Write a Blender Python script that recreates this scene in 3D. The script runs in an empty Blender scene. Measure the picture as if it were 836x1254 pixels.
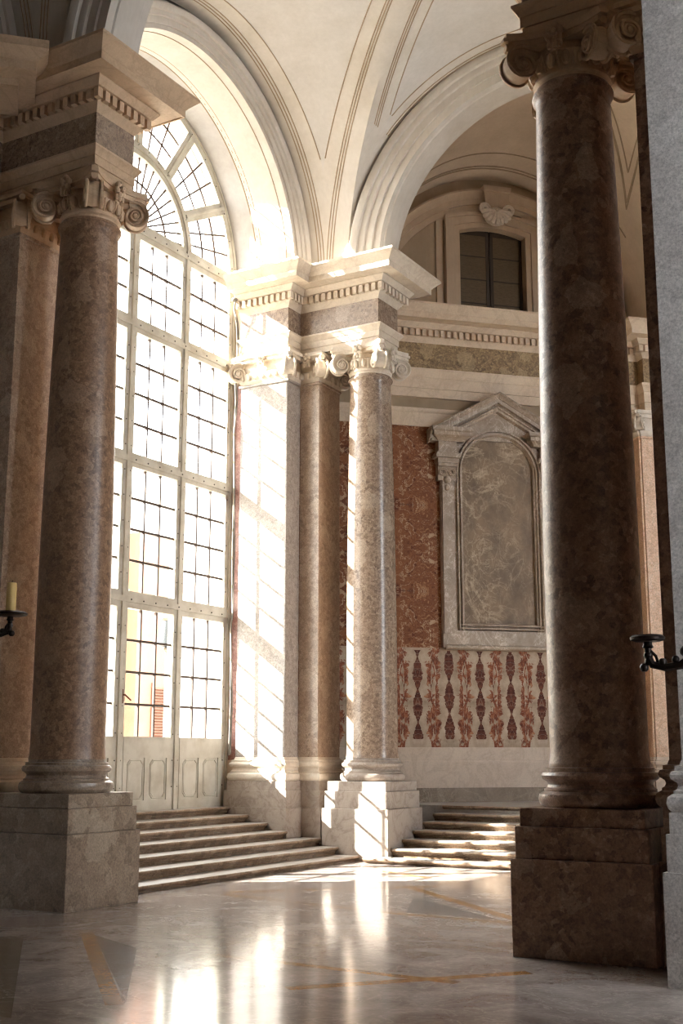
import bpy, bmesh, math, random
from mathutils import Vector, Matrix
random.seed(7)
PI = math.pi
SC = bpy.context.scene
COL = SC.collection
R2 = math.sqrt(.5)

# ------------------------------------------------------------------ materials
def srgb(h):
    h = h.lstrip('#')
    out = []
    for i in (0, 2, 4):
        c = int(h[i:i+2], 16) / 255
        out.append(c / 12.92 if c <= .04045 else ((c + .055) / 1.055) ** 2.4)
    return (*out, 1)

class NT:
    def __init__(s, name):
        s.m = bpy.data.materials.new(name); s.m.use_nodes = True
        s.t = s.m.node_tree; s.t.nodes.clear()
        s.out = s.n('ShaderNodeOutputMaterial')
    def n(s, typ, **kw):
        nd = s.t.nodes.new(typ)
        for k, v in kw.items():
            if k.startswith('_'): setattr(nd, k[1:], v)
            else: nd.inputs[k].default_value = v
        return nd
    def l(s, a, b): s.t.links.new(a, b)
    def coord(s, scale=1, rot=(0, 0, 0)):
        c = s.n('ShaderNodeTexCoord'); mp = s.n('ShaderNodeMapping')
        mp.inputs['Scale'].default_value = scale if isinstance(scale, tuple) else (scale,) * 3
        mp.inputs['Rotation'].default_value = rot
        s.l(c.outputs['Object'], mp.inputs['Vector']); return mp.outputs[0]
    def noise(s, vec, scale, detail=4, rough=.55, dist=0, color=False):
        nd = s.n('ShaderNodeTexNoise', Scale=scale, Detail=detail, Roughness=rough, Distortion=dist)
        s.l(vec, nd.inputs['Vector']); return nd.outputs['Color' if color else 'Fac']
    def vor(s, vec, scale, feature='F1', out='Distance', rnd=1):
        nd = s.n('ShaderNodeTexVoronoi', _feature=feature, Scale=scale, Randomness=rnd)
        s.l(vec, nd.inputs['Vector']); return nd.outputs[out]
    def ramp(s, fac, stops, interp='LINEAR'):
        nd = s.n('ShaderNodeValToRGB'); cr = nd.color_ramp; cr.interpolation = interp
        while len(cr.elements) < len(stops): cr.elements.new(.5)
        for e, (p, c) in zip(cr.elements, stops):
            e.position = p; e.color = srgb(c) if isinstance(c, str) else (c, c, c, 1)
        s.l(fac, nd.inputs[0]); return nd.outputs[0]
    def mix(s, a, b, fac, mode='MIX'):
        nd = s.n('ShaderNodeMix', _data_type='RGBA', _blend_type=mode)
        def put(v, i):
            if isinstance(v, str): nd.inputs[i].default_value = srgb(v)
            elif isinstance(v, (int, float)): nd.inputs[i].default_value = v if i == 0 else (v, v, v, 1)
            else: s.l(v, nd.inputs[i])
        put(fac, 0); put(a, 6); put(b, 7); return nd.outputs[2]
    def math(s, op, a, b=None, c=None):
        nd = s.n('ShaderNodeMath', _operation=op)
        for i, v in enumerate((a, b, c)):
            if v is None: continue
            if isinstance(v, (int, float)): nd.inputs[i].default_value = v
            else: s.l(v, nd.inputs[i])
        return nd.outputs[0]
    def bsdf(s, col, rough=.4, spec=.5, bump=None, bstr=.2, bdist=.01, metal=0):
        b = s.n('ShaderNodeBsdfPrincipled')
        if isinstance(col, str): b.inputs['Base Color'].default_value = srgb(col)
        else: s.l(col, b.inputs['Base Color'])
        if isinstance(rough, (int, float)): b.inputs['Roughness'].default_value = rough
        else: s.l(rough, b.inputs['Roughness'])
        b.inputs['Specular IOR Level'].default_value = spec
        b.inputs['Metallic'].default_value = metal
        if bump is not None:
            bp = s.n('ShaderNodeBump', Strength=bstr, Distance=bdist); s.l(bump, bp.inputs['Height'])
            s.l(bp.outputs[0], b.inputs['Normal'])
        s.l(b.outputs[0], s.out.inputs[0]); return s.m

def breccia(name, cols, patch, rough=.25, cell=11):
    t = NT(name); v = t.coord()
    w = t.mix(v, t.noise(v, 5, 4, .65, color=True), .16)
    c1 = t.vor(w, cell, out='Color'); sep = t.n('ShaderNodeSeparateColor'); t.l(c1, sep.inputs[0])
    f = t.math('ADD', t.math('MULTIPLY', sep.outputs[0], .30), t.math('MULTIPLY', t.noise(v, 22, 6, .75), .70))
    base = t.ramp(f, [(.25, cols[0]), (.45, cols[1]), (.62, cols[2]), (.82, cols[3])])
    big = t.ramp(t.noise(v, 1.3, 4, .6), [(.42, 0.), (.62, 1.)])
    base = t.mix(base, patch, t.math('MULTIPLY', big, .35))
    d = t.vor(w, 4.2, out='Color'); sp = t.n('ShaderNodeSeparateColor'); t.l(d, sp.inputs[0])
    base = t.mix(base, cols[3], t.math('MULTIPLY', t.ramp(sp.outputs[1], [(.86, 0.), (.9, 1.)]), .4))
    fine = t.ramp(t.noise(v, 48, 4, .75), [(.32, .55), (.5, .95), (.68, 1.3)])
    base = t.mix(base, fine, .8, 'MULTIPLY')
    return t.bsdf(base, rough)

def carrara(name, base, vein, rough=.4, sc=1., amt=.5):
    t = NT(name); v = t.coord()
    n = t.noise(v, 1.8 * sc, 6, .62, .9)
    rid = t.math('ABSOLUTE', t.math('SUBTRACT', n, .5))
    vv = t.ramp(rid, [(0., 1.), (.05, .25), (.16, 0.)])
    cl = t.ramp(t.noise(v, .9 * sc, 5, .6), [(.35, 0.), (.7, 1.)])
    c = t.mix(base, vein, t.math('MULTIPLY', vv, amt))
    c = t.mix(c, vein, t.math('MULTIPLY', cl, amt * .5))
    g = t.ramp(t.noise(v, 30, 4, .7), [(.3, .86), (.65, 1.05)])
    c = t.mix(c, g, .7, 'MULTIPLY')
    return t.bsdf(c, rough, bump=t.noise(v, 55, 3), bstr=.06)

def veined(name, base, dark, vein, rough=.3, sc=1., amt=.8, rot=(0, 0, .5)):
    t = NT(name); v = t.coord((1, 1, .8), rot)
    tot = None
    for s_, k, w in ((1.1, .014, 1), (2.6, .012, .8), (5.5, .02, .45)):
        n = t.noise(v, s_ * sc, 5, .6, 1.3)
        r = t.ramp(t.math('ABSOLUTE', t.math('SUBTRACT', n, .5)), [(0., float(w)), (k * 2, 0.)])
        tot = r if tot is None else t.mix(tot, r, 1, 'ADD')
    mask = t.ramp(t.noise(v, .9 * sc, 3, .6), [(.35, .1), (.62, 1.)])
    c = t.mix(dark, base, t.ramp(t.noise(v, 1.7 * sc, 5, .65), [(.3, 0.), (.7, 1.)]))
    c = t.mix(c, vein, t.math('MULTIPLY', t.math('MULTIPLY', tot, mask), amt))
    return t.bsdf(c, rough)

def jasper():
    # rust red breccia cut and mirrored about horizontal joints
    t = NT('red_breccia_marble'); c = t.n('ShaderNodeTexCoord'); sp = t.n('ShaderNodeSeparateXYZ')
    t.l(c.outputs['Object'], sp.inputs[0])
    z = t.math('PINGPONG', t.math('ADD', sp.outputs[2], .28), .85)
    cb = t.n('ShaderNodeCombineXYZ'); t.l(sp.outputs[0], cb.inputs[0]); t.l(sp.outputs[1], cb.inputs[1]); t.l(z, cb.inputs[2])
    v = cb.outputs[0]
    w = t.mix(v, t.noise(v, 1.8, 4, .6, color=True), .55)
    n = t.noise(w, 3.2, 8, .72, 1.0)
    base = t.ramp(n, [(.30, '#3a1c12'), (.42, '#6b3a23'), (.50, '#8c5a38'), (.55, '#6e3c24'), (.62, '#a87a55'), (.70, '#7d4a2e')])
    sh = t.ramp(t.noise(w, 6.5, 4, .6, .6), [(.56, 0.), (.60, 1.)])
    base = t.mix(base, t.ramp(t.noise(v, 9, 4), [(.35, '#a98462'), (.65, '#cdb193')]), t.math('MULTIPLY', sh, .75))
    cr = t.ramp(t.math('ABSOLUTE', t.math('SUBTRACT', t.noise(w, 4.2, 4, .6, .4), .5)), [(0., 1.), (.014, 0.)])
    base = t.mix(base, '#c9ab8c', t.math('MULTIPLY', cr, .7))
    return t.bsdf(base, .6, .25)

def bookmatch():
    # rust figures on a buff ground, book-matched about vertical joints every 0.62 m
    t = NT('bookmatched_marble'); c = t.n('ShaderNodeTexCoord'); sp = t.n('ShaderNodeSeparateXYZ')
    t.l(c.outputs['Object'], sp.inputs[0])
    P = .635
    s0 = t.math('ADD', sp.outputs[0], 100 * P - 8.02)
    s = t.math('PINGPONG', s0, P / 2)          # 0 on the spindle axis
    alt = t.math('PINGPONG', s0, P)            # spindles alternate in shape
    alt = t.ramp(t.math('DIVIDE', alt, P), [(.4, 0.), (.6, 1.)])
    z = sp.outputs[2]
    cb = t.n('ShaderNodeCombineXYZ'); t.l(s, cb.inputs[0]); t.l(t.math('MULTIPLY', alt, .35), cb.inputs[1]); t.l(z, cb.inputs[2])
    v = cb.outputs[0]
    n = t.noise(v, 5.5, 6, .66, .8)
    ground = t.ramp(t.noise(v, 4, 5, .6), [(.3, '#95806c'), (.55, '#b7a18b'), (.75, '#cbb9a6')])
    # rusty clusters half way between the axes
    far = t.ramp(t.math('DIVIDE', s, P / 2), [(.35, 0.), (.75, 1.)])
    blob = t.ramp(t.math('MULTIPLY', n, t.math('ADD', t.math('MULTIPLY', far, .36), .70)), [(.47, 0.), (.51, 1.)])
    col = t.mix(ground, t.ramp(t.noise(v, 9, 5, .7), [(.35, '#5a2a1a'), (.52, '#88492e'), (.66, '#ad7a58')]), blob)
    # spindle: a chain of drops
    zz = t.math('ADD', z, t.math('MULTIPLY', alt, .17))
    ch = t.math('ABSOLUTE', t.math('SINE', t.math('MULTIPLY', zz, PI / .62)))
    wd = t.math('MULTIPLY', t.math('ADD', t.math('MULTIPLY', ch, .085), .012), t.math('ADD', t.math('MULTIPLY', t.noise(v, 11, 4, .7), 1.7), .15))
    inside = t.math('LESS_THAN', s, wd)
    zl = t.math('MULTIPLY', t.math('GREATER_THAN', z, 2.0), t.math('LESS_THAN', z, 3.68))
    col = t.mix(col, t.ramp(t.noise(v, 12, 4), [(.35, '#4a2015'), (.65, '#73402b')]), t.math('MULTIPLY', inside, zl))
    edge = t.ramp(t.vor(v, 9, 'DISTANCE_TO_EDGE'), [(0., .7), (.05, 0.)])
    col = t.mix(col, '#cbb49e', t.math('MULTIPLY', edge, .35))
    return t.bsdf(col, .6, .25)

def stucco(name, a, b, rough=.8):
    t = NT(name); v = t.coord()
    c = t.mix(a, b, t.ramp(t.noise(v, 1.4, 6, .65), [(.35, 0.), (.68, 1.)]))
    st = t.ramp(t.noise(t.coord((6, 6, .7)), 2.4, 4, .6), [(.3, .93), (.7, 1.04)])
    c = t.mix(c, st, .7, 'MULTIPLY')
    return t.bsdf(c, rough, .25, bump=t.noise(v, 24, 4), bstr=.05)

def floor_mat(name, a, b, d, sc=1., bands=(), polys=()):
    t = NT(name); v = t.coord()
    n = t.noise(v, 1.3 * sc, 7, .62, 1.2)
    c = t.ramp(n, [(.3, a), (.5, b), (.7, d)])
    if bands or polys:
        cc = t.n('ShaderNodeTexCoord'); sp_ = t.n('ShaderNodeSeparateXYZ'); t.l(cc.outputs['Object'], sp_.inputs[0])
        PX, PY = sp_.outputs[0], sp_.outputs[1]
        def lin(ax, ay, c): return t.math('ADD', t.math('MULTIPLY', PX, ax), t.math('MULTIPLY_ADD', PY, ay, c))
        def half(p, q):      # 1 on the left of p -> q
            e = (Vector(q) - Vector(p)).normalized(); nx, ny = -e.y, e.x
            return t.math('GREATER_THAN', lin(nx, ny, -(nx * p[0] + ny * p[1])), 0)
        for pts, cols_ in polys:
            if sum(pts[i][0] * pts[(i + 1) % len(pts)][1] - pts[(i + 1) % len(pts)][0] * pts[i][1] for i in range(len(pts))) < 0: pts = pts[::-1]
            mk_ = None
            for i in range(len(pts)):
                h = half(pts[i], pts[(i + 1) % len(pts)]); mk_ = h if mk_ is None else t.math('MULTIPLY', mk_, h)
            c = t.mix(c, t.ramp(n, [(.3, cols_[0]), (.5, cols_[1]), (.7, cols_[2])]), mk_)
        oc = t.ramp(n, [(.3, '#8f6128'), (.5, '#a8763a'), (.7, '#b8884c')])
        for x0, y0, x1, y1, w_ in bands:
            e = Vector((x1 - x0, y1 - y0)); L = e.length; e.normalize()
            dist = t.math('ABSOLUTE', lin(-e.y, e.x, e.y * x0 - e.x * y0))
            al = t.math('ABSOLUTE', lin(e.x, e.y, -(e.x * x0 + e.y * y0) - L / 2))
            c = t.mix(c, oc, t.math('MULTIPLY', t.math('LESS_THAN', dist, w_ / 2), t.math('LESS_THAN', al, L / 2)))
    vein = t.ramp(t.math('ABSOLUTE', t.math('SUBTRACT', t.noise(v, 2.2 * sc, 5, .6, 1.5), .5)), [(0., 1.), (.02, 0.)])
    c = t.mix(c, '#cfc6bd', t.math('MULTIPLY', vein, .35))
    sp = t.ramp(t.noise(v, 20, 4, .7), [(.35, .8), (.65, 1.1)])
    c = t.mix(c, sp, .7, 'MULTIPLY')
    r = t.n('ShaderNodeMapRange'); r.inputs['To Min'].default_value = .07; r.inputs['To Max'].default_value = .19
    t.l(t.noise(v, 3, 6, .7), r.inputs['Value'])
    return t.bsdf(c, r.outputs[0], .6, bump=t.noise(v, 2.2, 3), bstr=.05, bdist=.02)

M = {}
M['breccia'] = breccia('pink_brown_breccia', ('#6d5c50', '#94806f', '#a6927f', '#bdac9a'), '#91796a', .25, 24)
M['breccia_wall'] = breccia('light_breccia', ('#8d7868', '#ac9683', '#bba691', '#cdbca9'), '#ad9380', .3, 20)
M['breccia_pale'] = breccia('pale_breccia', ('#877e78', '#a0978f', '#ada49c', '#bcb3ab'), '#a1968c', .3, 20)
M['breccia_dark'] = breccia('brown_breccia', ('#5a4336', '#856653', '#a07f69', '#c4ab96'), '#8c6a55', .38, 17)
M['breccia_gold'] = breccia('golden_frieze_breccia', ('#5a472f', '#8a7050', '#a68a62', '#c2a982'), '#8f7450', .4, 26)
M['ped_stone'] = carrara('grey_pedestal_marble', '#b3a79c', '#857568', .35, 1.4, .6)
M['grey'] = breccia('grey_breccia', ('#b0a9a5', '#c4bdb8', '#cdc7c2', '#d8d2cd'), '#bdb5b0', .35, 16)
M['pink'] = breccia('pink_strip_marble', ('#6b453c', '#96695c', '#ab8174', '#c6a79b'), '#8c5c50', .5, 14)
M['reveal'] = stucco('grey_reveal_stucco', '#b3b0ad', '#a29e99')
M['warm'] = stucco('warm_taupe_stucco', '#c6b097', '#b59f86')
M['warm_light'] = stucco('warm_cream_stucco', '#d0bea8', '#c3b09a')
M['tan_light'] = carrara('pale_tan_marble', '#dfcab0', '#b99e82', .5, .9, .4)
M['tan'] = carrara('tan_carved_marble', '#d3b798', '#a98a6b', .5, 1., .4)
M['breccia_mid'] = breccia('mid_brown_breccia', ('#5e4636', '#86674f', '#9a7a60', '#b6987f'), '#846650', .38, 22)
M['buff'] = breccia('buff_breccia', ('#c79f80', '#dbb595', '#e4c2a4', '#ecd2b8'), '#d8b090', .4, 14)
M['dark_wall'] = stucco('dark_bounce_absorber', '#4a3a2e', '#3f3127', .5)  # dark finish made up for unseen walls, to cut bounced light
M['ped_brown'] = breccia('brown_pedestal_marble', ('#6a5a4c', '#8c7a68', '#9c8a77', '#b5a693'), '#857060', .3, 9)
M['white'] = carrara('white_carved_marble', '#e3d8c8', '#bfab96', .5, 1., .35)
M['cornice'] = carrara('cornice_marble', '#ddd0be', '#b8a38d', .5, .9, .4)
M['dado'] = carrara('dado_marble', '#d6c2ad', '#b09782', .4, .8, .4)
M['plinth_grey'] = veined('grey_plinth_marble', '#96836f', '#75634f', '#b8a691', .45, 1.6, .4)
M['niche_frame'] = veined('veined_grey_frame_marble', '#a8937e', '#8c7863', '#d6c5b2', .45, 1.5, .7, (.3, .2, .7))
M['niche_panel'] = veined('veined_grey_panel_marble', '#94795c', '#614d38', '#d3bc9e', .55, .9, .6, (0, .6, .4))
M['red'] = jasper()
M['book'] = bookmatch()
M['stucco'] = stucco('cream_stucco', '#cfc9c1', '#c3bbb0')
M['panel'] = stucco('grey_white_stucco', '#cbc7c3', '#c0bbb5')
M['stucco_wall'] = stucco('wall_stucco', '#b09b82', '#9e8a70')
M['groove'] = stucco('tan_stucco_line', '#a8957f', '#99866f')
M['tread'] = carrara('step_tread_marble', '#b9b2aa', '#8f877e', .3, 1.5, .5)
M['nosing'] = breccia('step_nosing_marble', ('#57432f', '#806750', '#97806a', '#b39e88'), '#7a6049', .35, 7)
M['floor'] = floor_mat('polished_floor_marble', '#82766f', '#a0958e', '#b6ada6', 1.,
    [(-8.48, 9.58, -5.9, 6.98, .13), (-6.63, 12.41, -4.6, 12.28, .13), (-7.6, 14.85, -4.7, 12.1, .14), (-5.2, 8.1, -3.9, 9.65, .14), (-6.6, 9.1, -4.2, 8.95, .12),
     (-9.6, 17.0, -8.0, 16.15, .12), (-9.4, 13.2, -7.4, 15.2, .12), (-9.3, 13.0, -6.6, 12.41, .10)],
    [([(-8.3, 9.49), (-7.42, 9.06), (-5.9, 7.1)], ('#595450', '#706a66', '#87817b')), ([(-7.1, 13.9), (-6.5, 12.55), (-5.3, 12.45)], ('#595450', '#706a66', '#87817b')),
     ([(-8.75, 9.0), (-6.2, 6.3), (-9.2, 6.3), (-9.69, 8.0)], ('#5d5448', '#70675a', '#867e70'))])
M['frame'] = (lambda t: t.bsdf(t.mix('#cfcabd', '#b5ad9c', t.ramp(t.noise(t.coord(), 3, 5), [(.4, 0.), (.7, 1.)])), .5))(NT('cream_painted_wood'))
M['bar'] = (lambda t: t.bsdf(t.mix('#4a3428', '#33241c', t.noise(t.coord(), 8)), .5))(NT('thin_glazing_bar_metal'))
M['bolt'] = (lambda t: t.bsdf(t.mix('#6d655a', '#524a40', t.noise(t.coord(), 30)), .5))(NT('bolt_iron'))
M['iron'] = (lambda t: t.bsdf(t.mix('#1d1613', '#2d221c', t.noise(t.coord(), 25)), .38, metal=.6))(NT('dark_bronze'))
M['wax'] = (lambda t: t.bsdf(t.mix('#e6c886', '#dcb870', t.noise(t.coord(), 12)), .5))(NT('yellow_wax'))
M['wick'] = (lambda t: t.bsdf(t.mix('#3a2c20', '#221a14', t.noise(t.coord(), 40)), .9))(NT('charred_wick'))
M['cable'] = (lambda t: t.bsdf(t.mix('#6b655c', '#8b857a', t.noise(t.coord(), 30)), .7))(NT('grey_cable_sheath'))
M['shutter'] = (lambda t: t.bsdf(t.mix('#685640', '#57462f', t.ramp(t.noise(t.coord((1, 1, 4)), 14, 4), [(.3, 0.), (.7, 1.)])), .6))(NT('brown_shutter_wood'))
M['shutter_dark'] = (lambda t: t.bsdf(t.mix('#2f2419', '#3d2f20', t.noise(t.coord(), 20)), .6))(NT('dark_shutter_stile'))
M['peach'] = (lambda t: t.bsdf(t.mix('#84604a', '#785642', t.noise(t.coord(), 2, 5)), .9))(NT('peach_plaster'))
M['pale'] = (lambda t: t.bsdf(t.mix('#e6e0d6', '#dcd4c8', t.noise(t.coord(), 1, 5)), .9))(NT('pale_plaster'))
M['louver'] = (lambda t: t.bsdf(t.mix('#5c3420', '#6a3e28', t.noise(t.coord(), 6)), .8))(NT('terracotta_louver'))
M['ground'] = (lambda t: t.bsdf(t.mix('#b8b0a4', '#a59d90', t.noise(t.coord(), 2, 5)), .9))(NT('courtyard_paving'))
M['globe'] = (lambda t: t.bsdf(t.mix('#24292d', '#1d2226', t.noise(t.coord(), 5)), .4))(NT('milk_glass'))

def glass_mat():
    t = NT('clear_window_glass')
    tr = t.n('ShaderNodeBsdfTransparent'); tr.inputs[0].default_value = (.97, .98, .97, 1)
    gl = t.n('ShaderNodeBsdfGlossy', Roughness=.03)
    lw = t.n('ShaderNodeLayerWeight', Blend=.5)
    wob = t.noise(t.coord(), 3, 2)
    bp = t.n('ShaderNodeBump', Strength=.05); t.l(wob, bp.inputs['Height']); t.l(bp.outputs[0], gl.inputs['Normal'])
    mx = t.n('ShaderNodeMixShader'); t.l(t.math('ADD', t.math('MULTIPLY', t.math('POWER', lw.outputs['Facing'], 5), .5), .02), mx.inputs[0]); t.l(tr.outputs[0], mx.inputs[1]); t.l(gl.outputs[0], mx.inputs[2])
    t.l(mx.outputs[0], t.out.inputs[0]); return t.m
M['glass'] = glass_mat()

# ------------------------------------------------------------------ mesh builder
class MB:
    def __init__(s, xf=None):
        s.v = []; s.f = []; s.mi = []; s.xf = xf; s.cur = 0
    def pt(s, p):
        p = Vector(p)
        if s.xf is not None: p = s.xf @ p
        s.v.append(p); return len(s.v) - 1
    def face(s, idx): s.f.append(tuple(idx)); s.mi.append(s.cur)
    def poly(s, pts): s.face([s.pt(p) for p in pts])
    def box(s, x0, x1, y0, y1, z0, z1):
        i = [s.pt((x, y, z)) for x in (x0, x1) for y in (y0, y1) for z in (z0, z1)]
        for q in ((0, 1, 3, 2), (4, 6, 7, 5), (0, 4, 5, 1), (2, 3, 7, 6), (0, 2, 6, 4), (1, 5, 7, 3)):
            s.face([i[k] for k in q])
        return s
    def grid(s, rows, close_u=False, close_v=False):
        ids = [[s.pt(p) for p in r] for r in rows]
        n, m = len(ids), len(ids[0])
        for a in range(n if close_u else n - 1):
            for b in range(m if close_v else m - 1):
                s.face((ids[a][b], ids[a][(b + 1) % m], ids[(a + 1) % n][(b + 1) % m], ids[(a + 1) % n][b]))
        return ids
    def prism(s, poly, axis, a0, a1):
        # poly: 2D points in the plane perpendicular to axis
        def mk(p, a):
            return {'x': (a, p[0], p[1]), 'y': (p[0], a, p[1]), 'z': (p[0], p[1], a)}[axis]
        A = [s.pt(mk(p, a0)) for p in poly]; B = [s.pt(mk(p, a1)) for p in poly]
        n = len(poly); s.face(A); s.face(B[::-1])
        for i in range(n): s.face((A[i], A[(i + 1) % n], B[(i + 1) % n], B[i]))
        return s
    def lathe(s, prof, cx, cy, segs=40, cap=True):
        ids = s.grid([[(cx + r * math.cos(2 * PI * k / segs), cy + r * math.sin(2 * PI * k / segs), z) for k in range(segs)] for r, z in prof], close_v=True)
        if cap: s.face(ids[0]); s.face(ids[-1][::-1])
        return s
    def sweep(s, prof, path, closed=False, cap=True):
        P = [Vector((p[0], p[1])) for p in path]; n = len(P)
        N = []
        segn = []
        for i in range(n if closed else n - 1):
            d = (P[(i + 1) % n] - P[i]).normalized(); segn.append(Vector((d.y, -d.x)))
        for i in range(n):
            if closed: a, b = segn[i - 1], segn[i]
            else: a, b = segn[max(i - 1, 0)], segn[min(i, n - 2)]
            N.append((a + b) / (1 + a.dot(b)))
        rows = [[(P[i].x + N[i].x * o, P[i].y + N[i].y * o, z) for i in range(n)] for o, z in prof]
        ids = s.grid(rows, close_v=closed)
        if cap and not closed:
            s.face([r[0] for r in ids]); s.face([r[-1] for r in ids][::-1])
        return s
    def arch(s, prof, mk, t0=0, t1=PI, segs=64, closed=True):
        # prof: list of (radius, axial); mk(radius, angle, axial) -> point
        rows = [[mk(r, t0 + (t1 - t0) * k / segs, a) for k in range(segs + 1)] for r, a in prof]
        ids = s.grid(rows, close_u=closed)
        if closed:
            s.face([r[0] for r in ids]); s.face([r[-1] for r in ids][::-1])
        return s
    def tube(s, path, rad, segs=8, cap=True):
        P = [Vector(p) for p in path]; n = len(P); rows = []
        up = None
        for i in range(n):
            d = (P[min(i + 1, n - 1)] - P[max(i - 1, 0)]).normalized()
            if up is None:
                up = Vector((0, 0, 1)) if abs(d.z) < .9 else Vector((1, 0, 0))
            x = d.cross(up).normalized(); y = x.cross(d).normalized(); up = y
            r = rad[i] if isinstance(rad, (list, tuple)) else rad
            rows.append([P[i] + x * r * math.cos(2 * PI * k / segs) + y * r * math.sin(2 * PI * k / segs) for k in range(segs)])
        ids = s.grid(rows, close_v=True)
        if cap: s.face(ids[0]); s.face(ids[-1][::-1])
        return s
    def ball(s, c, r, sx=1, sy=1, sz=1, u=10, w=6):
        rows = [[(c[0] + r * sx * math.sin(PI * j / w) * math.cos(2 * PI * k / u), c[1] + r * sy * math.sin(PI * j / w) * math.sin(2 * PI * k / u), c[2] + r * sz * math.cos(PI * j / w)) for k in range(u)] for j in range(1, w)]
        ids = s.grid(rows, close_v=True); s.face(ids[0]); s.face(ids[-1][::-1])
        return s

WM = {}
def empty(name, loc, rz=0):
    o = bpy.data.objects.new(name, None); COL.objects.link(o)
    o.location = loc; o.rotation_euler = (0, 0, rz); o.empty_display_size = .2
    WM[o.name] = Matrix.Translation(loc) @ Matrix.Rotation(rz, 4, 'Z'); return o
def thing(name, label, cat, loc, group=None, rz=0):
    return tag(empty(name, loc, rz), label, cat, group)
def tag(o, label, cat, group=None):
    o['label'] = label; o['category'] = cat
    if group: o['group'] = group
    return o
def structure(o, label=None):
    o['kind'] = 'structure'
    if label: o['label'] = label
    return o
def obj(name, mb, mat, parent=None, smooth=35, origin=None, bevel=0):
    me = bpy.data.meshes.new(name)
    if parent is not None: wm = WM[parent.name]
    elif origin is not None: wm = Matrix.Translation(origin)
    else: wm = Matrix.Identity(4)
    inv = wm.inverted()
    me.from_pydata([inv @ v for v in mb.v], [], mb.f)
    mats = mat if isinstance(mat, (list, tuple)) else [mat]
    for m in mats: me.materials.append(M[m])
    if len(mats) > 1: me.polygons.foreach_set('material_index', mb.mi)
    bm = bmesh.new(); bm.from_mesh(me)
    bmesh.ops.remove_doubles(bm, verts=bm.verts, dist=1e-5)
    bmesh.ops.recalc_face_normals(bm, faces=bm.faces)
    if bevel:
        es = [e for e in bm.edges if len(e.link_faces) == 2 and e.calc_face_angle(0) > .7]
        bmesh.ops.bevel(bm, geom=es, offset=bevel, segments=1, affect='EDGES')
    bm.to_mesh(me); bm.free()
    if smooth:
        me.polygons.foreach_set('use_smooth', [True] * len(me.polygons))
        me.set_sharp_from_angle(angle=math.radians(smooth))
    o = bpy.data.objects.new(name, me); COL.objects.link(o)
    if parent is not None: o.parent = parent; WM[o.name] = wm
    else:
        if origin is not None: o.location = origin
        WM[o.name] = wm
    return o
def clone(o, parent=None, mat=None):
    c = o.copy(); COL.objects.link(c)
    if parent is not None: c.parent = parent
    for ch in list(o.children): clone(ch, c)
    return c

# ------------------------------------------------------------------ camera
F_PX, HZ = 1499., 925.
pitch = math.atan((HZ - 627) / F_PX); yaw = math.radians(30.28)
Fh = Vector((-math.sin(yaw), math.cos(yaw), 0)); Rt = Vector((math.cos(yaw), math.sin(yaw), 0)); Zv = Vector((0, 0, 1))
Fw = Fh * math.cos(pitch) + Zv * math.sin(pitch); Up = -Fh * math.sin(pitch) + Zv * math.cos(pitch)
cam = bpy.data.cameras.new('camera'); co = bpy.data.objects.new('camera', cam); COL.objects.link(co)
co.matrix_world = Matrix(((Rt.x, Up.x, -Fw.x, 0), (Rt.y, Up.y, -Fw.y, 0), (Rt.z, Up.z, -Fw.z, 1.7), (0, 0, 0, 1)))
cam.sensor_fit = 'AUTO'; cam.sensor_width = 36; cam.lens = 36 * F_PX / 1254; cam.clip_end = 300
SC.camera = co

# ------------------------------------------------------------------ shared dimensions
ZA, ZF, ZC, ZT = 8.95, 9.30, 9.78, 10.43          # architrave, frieze, cornice, cornice top
P1 = (-10.32, 18.72); P2 = (-10.32, 11.20); P3 = (-3.69, 10.95)
YC = 14.96                                         # middle of the window bay
LAND = .834
XW = -12.8                                         # window plane
NX = -14.0                                         # mirror: x -> NX - x

BASE = [(.0, 1.27), (.085, 1.27), (.115, 1.30), (.125, 1.34), (.115, 1.385), (.085, 1.405), (.07, 1.41), (.07, 1.43),
        (.045, 1.445), (.035, 1.47), (.045, 1.495), (.06, 1.505), (.085, 1.52), (.095, 1.55), (.08, 1.578), (.055, 1.585), (.055, 1.62), (.02, 1.625), (.0, 1.67)]

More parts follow.
